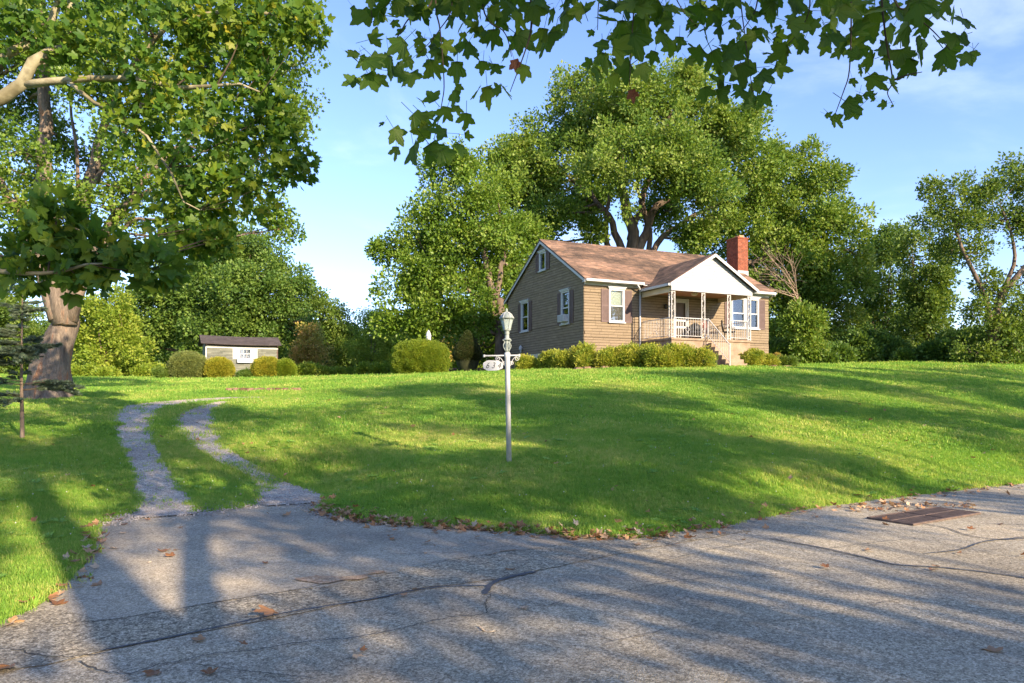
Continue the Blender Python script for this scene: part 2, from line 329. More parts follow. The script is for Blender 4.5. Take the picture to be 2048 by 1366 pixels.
PAVE_PX = [(-900, 1500), (-300, 1400), (0, 1255), (95, 1200), (160, 1145), (190, 1100), (196, 1055), (228, 1034), (300, 1022), (372, 1026), (440, 1022), (505, 1012),
           (520, 990), (560, 976), (600, 976), (640, 992), (634, 1020), (700, 1040), (850, 1052), (1018, 1063), (1180, 1075), (1270, 1076), (1330, 1068), (1450, 1050),
           (1600, 1020), (1800, 993), (2048, 966)]
pave = [(P(px, 0, 1)[0] * (EYE * F / (py - HY)), EYE * F / (py - HY)) for px, py in PAVE_PX]
pave[0] = (-14, -3.0)
pave += [(16.5, 17.3), (40, 32), (44, 25), (14, 6.0), (5, 0.2), (2.6, -3.0), (-2, -6.5), (-14, -10.5)]
def densify(poly, st=.22, amp=.05, closed=True, seed=3.1):
    o = []; n = len(poly)
    for i in range(n if closed else n - 1):
        a = np.array(poly[i], float); b = np.array(poly[(i+1) % n], float); L = np.linalg.norm(b - a); k = max(1, int(L / st))
        if L > 9: k = max(1, int(L / 1.0))
        for j in range(k):
            p = a + (b - a) * j / k; t = (b - a) / (L + 1e-9)
            q = mnoise.noise((p[0] * 1.1, p[1] * 1.1, seed)) * amp * 1.6 + mnoise.noise((p[0] * 4.7, p[1] * 4.7, seed)) * amp
            o.append(p + np.array([-t[1], t[0]]) * q)
    if not closed: o.append(np.array(poly[-1], float))
    return np.array(o)
pave_d = densify(pave)
def seg_dist(X, Y, poly, closed=True):
    X = np.asarray(X, float); d = np.full(X.shape, 1e9); n = len(poly)
    for i in range(n if closed else n - 1):
        ax, ay = poly[i]; bx, by = poly[(i+1) % n]; vx, vy = bx - ax, by - ay; L = vx*vx + vy*vy + 1e-12
        t = np.clip(((X-ax)*vx + (Y-ay)*vy) / L, 0, 1); d = np.minimum(d, (X-ax-t*vx)**2 + (Y-ay-t*vy)**2)
    return np.sqrt(d)
def inside(X, Y, poly):
    X = np.asarray(X, float); Y = np.asarray(Y, float); r = np.zeros(X.shape, bool); n = len(poly)
    for i in range(n):
        ax, ay = poly[i]; bx, by = poly[(i+1) % n]
        if ay == by: continue
        c = ((ay > Y) != (by > Y)) & (X < (bx-ax) * (Y-ay) / (by-ay) + ax); r ^= c
    return r
for p in pave[2:27:3]: cp.append(np.array([p[0], p[1], 0.0]))
for p in [(0, 4), (4, 8), (-2, 2), (9, 11), (20, 20), (34, 28), (-10, -4), (0, -6), (-30, -14), (20, 2), (44, 14), (30, -20), (-20, -40), (60, -10), (-60, -30), (10, -60), (90, 30), (-50, 0)]:
    cp.append(np.array([p[0], p[1], 0.0]))
cp = np.array(cp)
def phi(r): return r * r * np.log(r + 1e-9)
_n = len(cp); _A = np.zeros((_n + 3, _n + 3)); _d = np.linalg.norm(cp[:, None, :2] - cp[None, :, :2], axis=2)
_A[:_n, :_n] = phi(_d) + np.eye(_n) * 1.5; _A[:_n, _n] = 1; _A[:_n, _n+1:] = cp[:, :2]; _A[_n, :_n] = 1; _A[_n+1:, :_n] = cp[:, :2].T
_w = np.linalg.solve(_A, np.concatenate([cp[:, 2], np.zeros(3)]))
def H(X, Y):
    sh = np.shape(X); x = np.ravel(np.asarray(X, float)); y = np.ravel(np.asarray(Y, float)); o = np.zeros(len(x))
    for i in range(0, len(x), 20000):
        a = x[i:i+20000]; b = y[i:i+20000]; r = np.hypot(a[:, None] - cp[None, :, 0], b[:, None] - cp[None, :, 1])
        o[i:i+20000] = phi(r) @ _w[:_n] + _w[_n] + _w[_n+1] * a + _w[_n+2] * b
    ins = inside(x, y, pave); d = seg_dist(x, y, pave); d = np.where(ins, 0, d)
    k = np.clip(d / 1.6, 0, 1); k = k * k * (3 - 2 * k)
    return (np.maximum(o, 0) * k + .03 * np.clip(d / .25, 0, 1)).reshape(sh)
def h1(x, y): return float(H(np.array([x]), np.array([y]))[0])
def onground(px, py, z0=2.0, z1=80):
    """where the line of sight through a photograph pixel meets the terrain"""
    Z = np.linspace(z0, z1, 1500); X = (px - CX) / F * Z; zz = EYE + (HY - py) / F * Z
    d = zz - H(X, Z); i = np.argmax(d < 0)
    return np.array([X[i], Z[i], H(X[i:i+1], Z[i:i+1])[0]]) if d[i] < 0 else np.array([X[-1], Z[-1], 0])

def axis(segs):
    o = [segs[0][0]]
    for a, b, st in segs:
        n = max(1, int(round((b - a) / st))); o += list(np.linspace(a, b, n + 1)[1:])
    return np.array(o)
gx = axis([(-320, -60, 14), (-60, -22, 2), (-22, -12, .6), (-12, 12, .25), (12, 34, .8), (34, 70, 3), (70, 320, 14)])
gy = axis([(-90, -12, 6), (-12, 3, 1), (3, 28, .25), (28, 50, .7), (50, 90, 3), (90, 600, 25)])
GX, GY = np.meshgrid(gx, gy); GZ = H(GX, GY)
GZ = GZ - np.where(inside(GX, GY, pave_d), .05, 0)
nx, ny = len(gx), len(gy)
V = np.stack([GX.ravel(), GY.ravel(), GZ.ravel()], 1)
idx = np.arange(nx * ny).reshape(ny, nx)
Fc = np.stack([idx[:-1, :-1].ravel(), idx[:-1, 1:].ravel(), idx[1:, 1:].ravel(), idx[1:, :-1].ravel()], 1)
lawn = link('lawn', mesh('lawn', V, Fc, M['lawn'], True)); tag(lawn, kind='structure')

def flat_poly(name, poly2, mat, zoff, parent=None, **k):
    import mathutils
    pts = [Vector((p[0], p[1], 0)) for p in poly2]
    tri = mathutils.geometry.tessellate_polygon([pts])
    V = [(p[0], p[1], zoff) for p in poly2]; Fs = []
    for t in tri:
        a, b, c = (Vector(V[i]) for i in t)
        if (b - a).cross(c - a).z < 0: t = (t[0], t[2], t[1])
        Fs.append(t)
    return link(name, mesh(name, V, Fs, mat), parent, **k)
def gp(px, py): Z = EYE * F / (py - HY); return ((px - CX) / F * Z, Z)
road = flat_poly('road', pave_d, M['road'], 0.0, kind='structure')
# the drive's apron, between its grass edges and the old edge of the road
i0 = [i for i, p in enumerate(PAVE_PX) if p[0] == 0 and p[1] == 1255][0]
apr = [gp(*p) for p in PAVE_PX[i0 + 1:i0 + 20]]
apr_line = [gp(*p) for p in [(1200, 1079), (1100, 1092), (1000, 1106), (880, 1122), (760, 1150), (650, 1173), (513, 1192), (342, 1220), (200, 1242), (80, 1212)]]
ap = densify(apr + apr_line, .25, .03, True, 3.1)
apron = flat_poly('driveway_apron', ap, M['apron'], .004, kind='structure')
band = flat_poly('worn_road_edge', densify([gp(*p) for p in [(80, 1214), (200, 1244), (342, 1222), (513, 1194), (650, 1175), (760, 1152), (880, 1124), (1000, 1108), (1100, 1094), (1230, 1080),
        (1330, 1072), (1500, 1050), (1500, 1062), (1330, 1090), (1150, 1125), (1060, 1146), (960, 1166), (850, 1174), (700, 1205), (560, 1238), (420, 1262), (300, 1284), (180, 1310), (0, 1345), (-200, 1350), (-60, 1275)]], .2, .06, True, 9.2), M['band'], .0062, kind='structure')
def ribbon(name, pts, wid, mat, z, seed, parent, zf=None, jag=.35):
    pp = smoothpath([np.array([*gp(*p), 0]) for p in pts], max(12, len(pts) * 12)); n = len(pp)
    T = np.gradient(pp, axis=0); T /= np.linalg.norm(T, axis=1)[:, None] + 1e-9
    V = []; Fs = []
    for i in range(n):
        nn = np.array([-T[i][1], T[i][0], 0]); j = mnoise.noise((i * .55, seed, 1.3)); e = mnoise.noise((i * .35, seed, 8.3))
        q = wid * (.55 + .8 * abs(e)) * (1 if 0 < i < n - 1 else .15); c = pp[i] + nn * j * wid * jag * 4
        V += [c + nn * q + [0, 0, z], c - nn * q + [0, 0, z]]
        if i: Fs.append((2*i-2, 2*i-1, 2*i+1, 2*i))
    return link(name, mesh(name, V, Fs, mat), parent)
tars = [([(200, 1303), (330, 1278), (480, 1246), (600, 1222), (740, 1200), (860, 1177), (975, 1172)], .020),
        ([(968, 1190), (985, 1168), (1010, 1158), (1070, 1144)], .045),
        ([(1540, 1078), (1640, 1096), (1730, 1116), (1790, 1130), (1880, 1136), (1960, 1144), (2060, 1158)], .026),
        ([(1830, 1046), (1890, 1056), (1930, 1070), (2000, 1080), (2070, 1076)], .020),
        ([(1980, 1048), (2060, 1050)], .018),
        ([(1850, 1108), (1920, 1100), (1970, 1084), (2060, 1074)], .020)]
for i, (p, wd) in enumerate(tars): ribbon('tar_seam', p, wd * .8, M['tar'], .0085, i * 3.3, road, jag=.12)
cracks = [([(100, 1252), (230, 1240), (342, 1222), (430, 1206), (513, 1193), (600, 1180), (700, 1160)], .010),
          ([(150, 1325), (240, 1350), (330, 1330), (430, 1310), (520, 1300), (620, 1285), (700, 1278), (790, 1262), (880, 1240), (975, 1230)], .012),
          ([(1000, 1180), (1010, 1190), (1060, 1205), (1100, 1216)], .008), ([(975, 1230), (972, 1205), (985, 1190)], .010),
          ([(1100, 1212), (1160, 1196), (1240, 1186), (1330, 1166), (1450, 1156), (1560, 1150)], .010),
          ([(1300, 1130), (1400, 1105), (1480, 1090), (1540, 1080), (1620, 1070)], .009),
          ([(1480, 1118), (1620, 1160), (1800, 1200), (2060, 1230)], .008), ([(1660, 1098), (1760, 1085), (1850, 1078), (1900, 1090), (1940, 1100)], .007),
          ([(20, 1300), (120, 1316), (250, 1305)], .010), ([(1200, 1290), (1400, 1250), (1600, 1240), (1800, 1200)], .007),
          ([(380, 1330), (500, 1345), (640, 1360)], .008), ([(780, 1110), (900, 1106), (1010, 1100)], .006), ([(480, 1090), (560, 1084), (640, 1080)], .006)]
for i, (p, wd) in enumerate(cracks): ribbon('crack', p, wd * .62, M['crack'], .0105, 50 + i * 2.3, road, jag=.9)
for i, c in enumerate([[(590, 1160), (640, 1148), (700, 1152), (735, 1140), (770, 1146), (740, 1158), (690, 1164), (640, 1168)], [(965, 1110), (1000, 1103), (1035, 1100), (1020, 1106), (980, 1112)], [(1020, 1222), (1050, 1216), (1070, 1219), (1040, 1225)]]):
    flat_poly('clay_stain', densify([gp(*p) for p in c], .04, .11, True, i * 5.), M['clay_dirt'], .0125, road)

# gravel wheel tracks
def track(pts, seed):
    c = np.array([np.append(onground(px, py), wd / F * 1.0) for px, py, wd in pts])
    c[:, 3] = c[:, 3] * c[:, 1]; c = np.hstack([c[:, :2], c[:, 3:4]])
    s = smoothpath(c, 90)
    return s
TR = [track([(330, 1035, 100), (326, 1000, 92), (300, 940, 62), (276, 890, 58), (268, 860, 66), (268, 832, 76), (290, 815, 80), (345, 806, 70), (420, 800, 62), (480, 797, 40), (560, 795, 16)], 1),
      track([(600, 1010, 120), (565, 985, 100), (520, 955, 42), (465, 925, 46), (425, 897, 52), (402, 868, 66), (392, 845, 70), (398, 826, 62), (425, 812, 46), (450, 804, 26)], 2)]
def track_mask(X, Y, soft=0.0):
    r = np.full(np.shape(X), 9.0)
    for s in TR:
        for i in range(len(s) - 1):
            ax, ay = s[i, :2]; bx, by = s[i+1, :2]; vx, vy = bx-ax, by-ay; L = vx*vx+vy*vy+1e-12
            t = np.clip(((X-ax)*vx+(Y-ay)*vy)/L, 0, 1); d = np.sqrt((X-ax-t*vx)**2+(Y-ay-t*vy)**2); hw = .5*(s[i, 2]*(1-t)+s[i+1, 2]*t)
            r = np.minimum(r, d - hw * .92)
    return r
for k, s in enumerate(TR):
    T = np.gradient(s[:, :2], axis=0); T /= np.linalg.norm(T, axis=1)[:, None] + 1e-9; V = []; Fs = []; m = 7
    for i in range(len(s)):
        nn = np.array([-T[i][1], T[i][0]])
        for j in range(m):
            q = (j / (m - 1) - .5) * s[i, 2] * (1.05 + .25 * mnoise.noise((i * .5, j * .1 + (3 if j > 3 else 0), k * 7.)))
            V.append([*(s[i, :2] + nn * q), 0])
    V = np.array(V); V[:, 2] = H(V[:, 0], V[:, 1]) + .018
    # ends of the strip run down onto the apron
    for i in range(len(s) - 1):
        for j in range(m - 1): a = i*m+j; Fs.append((a, a+1, a+m+1, a+m))
    link('gravel_track', mesh('gravel_track', V, Fs, M['gravelbed'], True), kind='structure')

# ------------------------------------------------------------------ instancing (crowns, grass, gravel: things nobody could count)
def proto(name, V, Fc, mat, smooth=False):
    me = mesh(name, V, Fc, mat, smooth); return bpy.data.objects.new(name, me)      # never linked: only its mesh is used
def scatter(name, pos, rot, scl, protos, mat, parent=None, **k):
    pos = np.asarray(pos, np.float32); n = len(pos)
    me = bpy.data.meshes.new(name); me.vertices.add(n); me.vertices.foreach_set('co', pos.ravel())
    a = me.attributes.new('rot', 'FLOAT_VECTOR', 'POINT'); a.data.foreach_set('vector', np.asarray(rot, np.float32).ravel())
    a = me.attributes.new('scl', 'FLOAT', 'POINT'); a.data.foreach_set('value', np.asarray(scl, np.float32))
    a = me.attributes.new('pick', 'INT', 'POINT'); a.data.foreach_set('value', rng.integers(0, len(protos), n).astype(np.int32))
    me.materials.append(mat)
    o = link(name, me, parent, **k)
    g = bpy.data.node_groups.new(name + '_scatter', 'GeometryNodeTree')
    g.interface.new_socket('Geometry', in_out='INPUT', socket_type='NodeSocketGeometry'); g.interface.new_socket('Geometry', in_out='OUTPUT', socket_type='NodeSocketGeometry')
    gi = g.nodes.new('NodeGroupInput'); go = g.nodes.new('NodeGroupOutput'); ip = g.nodes.new('GeometryNodeInstanceOnPoints'); L = g.links.new
    L(gi.outputs[0], ip.inputs['Points'])
    if len(protos) > 1:
        jn = g.nodes.new('GeometryNodeGeometryToInstance')
        for p in protos[::-1]:
            oi = g.nodes.new('GeometryNodeObjectInfo'); oi.inputs['Object'].default_value = p; oi.inputs['As Instance'].default_value = False
            L(oi.outputs['Geometry'], jn.inputs[0])
        L(jn.outputs[0], ip.inputs['Instance']); ip.inputs['Pick Instance'].default_value = True
    else:
        oi = g.nodes.new('GeometryNodeObjectInfo'); oi.inputs['Object'].default_value = protos[0]; oi.inputs['As Instance'].default_value = False
        L(oi.outputs['Geometry'], ip.inputs['Instance'])
    for nm, dt, sock in (('rot', 'FLOAT_VECTOR', 'Rotation'), ('scl', 'FLOAT', 'Scale'), ('pick', 'INT', 'Instance Index')):
        na = g.nodes.new('GeometryNodeInputNamedAttribute'); na.data_type = dt; na.inputs['Name'].default_value = nm; L(na.outputs['Attribute'], ip.inputs[sock])
    L(ip.outputs[0], go.inputs[0])
    md = o.modifiers.new('scatter', 'NODES'); md.node_group = g
    return o
def dir_euler(D, spin):
    """XYZ euler turning +Z to D, after a spin about Z"""
    o = np.zeros((len(D), 3), np.float32)
    D = D / (np.linalg.norm(D, axis=1)[:, None] + 1e-9)
    # R = Rz(yaw) Ry(tilt) Rz(spin); build the matrix and read the xyz euler
    th = np.arccos(np.clip(D[:, 2], -1, 1)); ya = np.arctan2(D[:, 1], D[:, 0])
    cz, sz, cy, sy, c2, s2 = np.cos(ya), np.sin(ya), np.cos(th), np.sin(th), np.cos(spin), np.sin(spin)
    r00 = cz*cy*c2 - sz*s2; r10 = sz*cy*c2 + cz*s2; r20 = -sy*c2
    r21 = sy*s2; r22 = cy
    o[:, 1] = np.arcsin(np.clip(-r20, -1, 1)); o[:, 0] = np.arctan2(r21, r22); o[:, 2] = np.arctan2(r10, r00)
    return o

# leaf shapes
def leaf_quad(L, W):      # folded diamond
    return [(0, 0, 0), (W/2, L*.45, L*.08), (0, L, 0), (-W/2, L*.45, L*.08)], [(0, 1, 2), (0, 2, 3)]
def leaf_lobed(L, seed=0, fine=False, bite=False):
    """palmate leaf with five toothed lobes, tip along +Y, gently cupped"""
    r = random.Random(seed); pts = []
    lob = [(-128, .50), (-62, .86), (0, 1.0), (62, .86), (128, .50)]
    notch = [(-158, .20), (-96, .40), (-32, .50), (32, .50), (96, .40), (158, .20)]
    seq = []
    for i in range(5):
        a0, n0 = notch[i]; a, l = lob[i]; l *= r.uniform(.9, 1.1); a += r.uniform(-5, 5)
        a1, n1 = notch[i+1]
        seq.append((a0, n0))
        if fine:
            seq += [(a0+(a-a0)*.35, n0+(l-n0)*.30), (a0+(a-a0)*.42, n0+(l-n0)*.52), (a0+(a-a0)*.62, n0+(l-n0)*.55), (a0+(a-a0)*.78, n0+(l-n0)*.78)]
        else: seq.append((a0+(a-a0)*.5, n0+(l-n0)*.5))
        seq.append((a, l))
        if fine:
            seq += [(a+(a1-a)*.22, n1+(l-n1)*.78), (a+(a1-a)*.38, n1+(l-n1)*.55), (a+(a1-a)*.58, n1+(l-n1)*.52), (a+(a1-a)*.65, n1+(l-n1)*.30)]
        else: seq.append((a+(a1-a)*.5, n1+(l-n1)*.5))
    seq.append(notch[-1])
    if bite:
        k = r.randrange(6, len(seq) - 6)
        for j in (-1, 0, 1): seq[k+j] = (seq[k+j][0], seq[k+j][1] * r.uniform(.35, .6))
    cup = r.uniform(-.3, .5) if fine else r.uniform(-.12, .28); tw = r.uniform(-.45, .45); base = L * .42
    V = [(0, base * .55, -.02 * L)]
    for a, l in seq:
        x = math.sin(R(a)) * l * L * .62; y = base + math.cos(R(a)) * l * L * .62
        z = cup * (x*x) / L - .28 * cup * (y - base)**2 / L + tw * x * (y - base) / L + r.uniform(-.015, .015) * L
        V.append((x, y, z))
    n = len(V); Fs = [(0, i + 1, i) for i in range(1, n - 1)] + [(0, 1, n - 1)]
    if fine: w = .012 * L; V += [(-w, base * .55, 0), (w, base * .55, 0), (w * 4, -.30 * L, .05 * L), (w * 2, -.30 * L, .05 * L)]; Fs.append((n, n+1, n+2, n+3))
    return V, Fs
def spray(nl, rad, leaf, up=.5, seed=0, sizej=.3, flat=.8):
    """a loose handful of leaves round the origin, growing to +Z"""
    r = np.random.default_rng(seed); V = []; Fs = []
    for i in range(nl):
        v, f = leaf(i) if callable(leaf) else leaf
        v = np.array(v) * (1 + r.uniform(-sizej, sizej))
        c = r.normal(size=3); c /= np.linalg.norm(c); c *= rad * r.uniform(.2, 1) ** .6; c[2] *= flat
        d = c / (np.linalg.norm(c) + 1e-6) + np.array([0, 0, up]) + r.normal(size=3) * .35; d /= np.linalg.norm(d)   # leaf axis
        nrm = np.array([0, 0, 1.]) + r.normal(size=3) * .75; x = np.cross(d, nrm); x /= np.linalg.norm(x) + 1e-9; z = np.cross(x, d)
        w = c + v[:, :1] * x + v[:, 1:2] * d + v[:, 2:] * z
        n = len(V); V += list(w); Fs += [tuple(j + n for j in q) for q in f]
    return V, Fs
def sprays(name, n, nl, rad, leaf, **k): return [proto(name, *spray(nl, rad, leaf, seed=11 * i + 3, **k), None) for i in range(n)]
def setm(ps, mat):
    o = []
    for p in ps:
        me = p.data.copy(); me.materials.clear(); me.materials.append(mat); o.append(bpy.data.objects.new(p.name, me))
    return o
SP_far = sprays('leaf_spray', 6, 24, .62, leaf_quad(.19, .135), flat=.7)
SP_mid = sprays('leaf_spray', 4, 26, .46, leaf_quad(.15, .105))
SP_small = sprays('leaf_spray', 3, 34, .17, leaf_quad(.065, .036), up=.9)
SP_tiny = sprays('leaf_spray', 3, 40, .12, leaf_quad(.040, .024), up=.9)
_ll = [leaf_lobed(.19, s) for s in range(5)]
SP_syc = sprays('leaf_spray', 5, 9, .30, lambda i: _ll[i % 5], up=-.1, flat=.55)
_lm = [leaf_lobed(.13, s + 20) for s in range(5)]
SP_maple = sprays('leaf_spray', 4, 16, .34, lambda i: _lm[i % 5], up=.2, flat=.7)
SP_droop = sprays('leaf_spray', 3, 30, .40, leaf_quad(.20, .07), up=-.8, flat=1.5)

def rdirs(n):
    d = rng.normal(size=(n, 3)); return d / np.linalg.norm(d, axis=1)[:, None]
def crown_pts(lobes, sub=14, per=26, subr=.36, flat=.8, upb=.35, shell=.55, shoots=1.6):
    """lobes: list of (centre, radius). Leaves gather in uneven sub-clumps inside each lobe and on shoots that stick out of it."""
    pos = []; dr = []; subs = []
    for c, rad in lobes:
        c = np.asarray(c, float); rad = np.ones(3) * rad if np.isscalar(rad) else np.asarray(rad, float); R_ = rad.mean()
        ns = max(3, int(sub * rng.uniform(.85, 1.15)))
        d = rdirs(ns); q = rng.uniform(shell * .6, .98, ns)[:, None]; sc = c + d * q * rad
        for s_, dd in zip(sc, d):
            k = rng.uniform(.45, 1.45); sr = R_ * subr * k; n = max(2, int(per * k ** 1.6 * rng.uniform(.7, 1.2)))
            ax = dd * .6 + rdirs(1)[0] * .6 + [0, 0, .15]; ax /= np.linalg.norm(ax)
            g = rng.normal(size=(n, 3)) * .48; g[:, 2] *= flat; g += ax * (rng.normal(size=n) * .42)[:, None]
            pos.append(s_ + g * sr); dr.append(g * .8 + dd * .5 + np.array([0, 0, upb])); subs.append((c, s_))
        for _ in range(int(ns * shoots)):
            dd = rdirs(1)[0]; dd[2] = abs(dd[2]) * .8 if rng.random() < .7 else dd[2]; st = c + dd * rad * rng.uniform(.75, 1.0); gd = dd + rdirs(1)[0] * .55 + [0, 0, .35]; gd /= np.linalg.norm(gd)
            L = R_ * rng.uniform(.18, .52); m = max(2, int(per * .35)); tt = rng.uniform(0, 1, m)
            pos.append(st + gd * (tt * L)[:, None] + rng.normal(size=(m, 3)) * R_ * .045 * (1.3 - tt)[:, None]); dr.append(np.tile(gd, (m, 1)) + rng.normal(size=(m, 3)) * .3)
    return np.vstack(pos), np.vstack(dr), subs
def airy(lobes, lai, sa, nf, thr=-.02, upb=.45, flat=.9, shoots=.35):
    """leaves spread through the lobes and thinned by noise in space, so that gaps open between clumps of every size"""
    pos = []; dr = []; subs = []; off = rng.uniform(0, 50, 3)
    for c, rad in lobes:
        c = np.asarray(c, float); R_ = float(np.mean(rad)); n = max(6, int(2.0 * lai * math.pi * R_ * R_ / sa))
        d = rdirs(n); q = rng.uniform(0, 1, n) ** .42 * rng.uniform(.86, 1.12, n); p = c + d * (q * R_)[:, None] * [1, 1, flat]
        lay = np.array([1, 1, 1.5]); k = np.array([mnoise.noise(tuple(v * nf * lay + off)) + .6 * mnoise.noise(tuple(v * nf * 2.4 * lay + off)) for v in p]); e = k > thr + .22 * np.clip(q - .75, 0, 1) * 2
        pos.append(p[e]); dr.append(d[e] * .8 + rng.normal(size=(e.sum(), 3)) * .25 + [0, 0, upb])
        for _ in range(5): subs.append((c, c + rdirs(1)[0] * R_ * rng.uniform(.5, .9)))
        for _ in range(int(10 * shoots / .35)):
            dd = rdirs(1)[0]; st = c + dd * R_ * rng.uniform(.8, 1.0); gd = dd + rdirs(1)[0] * .5 + [0, 0, .45]; gd /= np.linalg.norm(gd); m = max(2, int(n * .009) + 2); L = R_ * rng.uniform(.12, .42)
            tt = rng.uniform(0, 1, m); pos.append(st + gd * (tt * L)[:, None] + rng.normal(size=(m, 3)) * L * .12); dr.append(np.tile(gd, (m, 1)) + rng.normal(size=(m, 3)) * .3)
    return np.vstack(pos), np.vstack(dr), subs
def crown(name, parent, base, pos, dr, protos, mat, s0, s1, **k):
    sc = rng.uniform(s0, s1, len(pos)); eu = dir_euler(dr, rng.uniform(0, 6.28, len(pos)))
    return scatter(name, pos - np.asarray(base), eu, sc, setm(protos, mat), mat, parent, kind='stuff', **k)
def limb_mesh(paths, base, mat, nside=7, wob=.06):
    """paths: list of (points, r0, r1)"""
    mb = MB()
    for pts, r0, r1 in paths:
        n = max(6, int(np.linalg.norm(np.array(pts[-1]) - np.array(pts[0])) / .7) + 3); n = min(n, 26)
        pp = smoothpath(pts, n) + np.array([[mnoise.noise((i * .5, r0 * 31, 2)) , mnoise.noise((i * .5, r0 * 17, 5)), mnoise.noise((i * .5, r0 * 11, 9))] for i in range(n)]) * min(.35, r0 * 1.0) * (np.minimum(np.arange(n), 3)[:, None] / 3)
        V, Fs = tube(pp - np.asarray(base), np.linspace(r0, r1, n), nside, True, wob); mb.add(V, Fs)
    return mb
def tree(name, label, base, height_fork, r, lobes, mat_bark, protos, mat_leaf, s=(.8, 1.25), sub=14, per=26, subr=.36, limbs=None, lean=(0, 0), thin=None, shoots=1.6, taper=.22, lai=5.0, sa=.30, nf=.58, thr=.05,
         flare=1.5, group=None, twigs=True, flat=.8, shell=.55, cat='tree', upb=.35, sbr=.5):
    base = np.asarray(base, float); t = empty(name, base, label=label, cat=cat, group=group)
    top = base + np.array([lean[0], lean[1], height_fork])
    tp = smoothpath([base + [0, 0, -.3], base + [lean[0]*.1, lean[1]*.1, height_fork*.3], base + [lean[0]*.5, lean[1]*.5, height_fork*.65], top], 22)
    rr = np.array([r * (1 + (flare - 1) * math.exp(-k * height_fork / 21 / (r * 1.1))) * (1 - taper * k / 21) for k in range(22)])
    tp = np.vstack([tp, top + [0, 0, rr[-1] * .35], top + [0, 0, rr[-1] * .65], top + [0, 0, rr[-1] * .85]]); rr = np.concatenate([rr, rr[-1] * np.array([.92, .65, .15])])
    mb = MB(); V, Fs = tube(tp - base, rr, 22, True, .045); mb.add(V, Fs); mb.build('trunk', mat_bark, t, True)
    if lai: pos, dr, subs = airy(lobes, lai, sa, nf, thr, upb, flat)
    else: pos, dr, subs = crown_pts(lobes, sub, per, subr, flat, upb, shell, shoots)
    byc = {}
    for c, s_ in subs: byc.setdefault(tuple(np.round(c, 3)), []).append(s_)
    if limbs:
        for l in limbs:
            limb_mesh([(l[0], l[1], l[2])], base, mat_bark, 12).build('limb', mat_bark, t, True)
    for c, rad in lobes:
        c = np.asarray(c, float); ra = float(np.mean(rad)); fr = rng.uniform(.55, 1)
        st = base + (top - base) * fr if limbs is None else top
        if limbs:      # start from the nearest point of a drawn limb
            allp = np.vstack([smoothpath(l[0], 12) for l in limbs]); allr = np.concatenate([np.linspace(l[1], l[2], 12) for l in limbs])
            below = allp[:, 2] < c[2] + ra * .3; dd = np.linalg.norm(allp - c, axis=1) + np.where(below, 0, 30); i = int(np.argmin(dd)); st = allp[i]; r0 = min(allr[i] * .6, (.05 + ra * .04) if thin is None else .018)
        else: r0 = max(.05, r * sbr * rng.uniform(.7, 1.1))
        mid = st + (c - st) * .5 + np.array([0, 0, -abs(np.linalg.norm((c - st)[:2])) * .06]) + rng.normal(size=3) * ra * .12
        P_ = [([st, mid, c], r0, r0 * .35)]
        if twigs:
            for s_ in byc.get(tuple(np.round(c, 3)), []):
                k = rng.uniform(.3, .9); q = mid + (c - mid) * k; P_.append(([q, q + (s_ - q) * .55 + rng.normal(size=3) * ra * .08, s_], r0 * .34, r0 * .06))
        limb_mesh(P_, base, mat_bark, 6).build('limb', thin or mat_bark, t, True)
    crown('crown', t, base, pos, dr, protos, mat_leaf, *s)
    return t
def LB(Z, *l, zf=1.0, dz=0.0):
    """lobes written as (column, row, radius in pixels[, extra distance])"""
    o = []
    for q in l:
        z = Z + (q[3] if len(q) > 3 else 0); o.append((P(q[0], q[1], z), q[2] / F * z))
    return o

# ------------------------------------------------------------------ trees
def PL(Z, *pts): return [P(q[0], q[1], Z + (q[2] if len(q) > 2 else 0)) for q in pts]
def base_at(px, Z):
    x = (px - CX) / F * Z; return np.array([x, Z, h1(x, Z)])
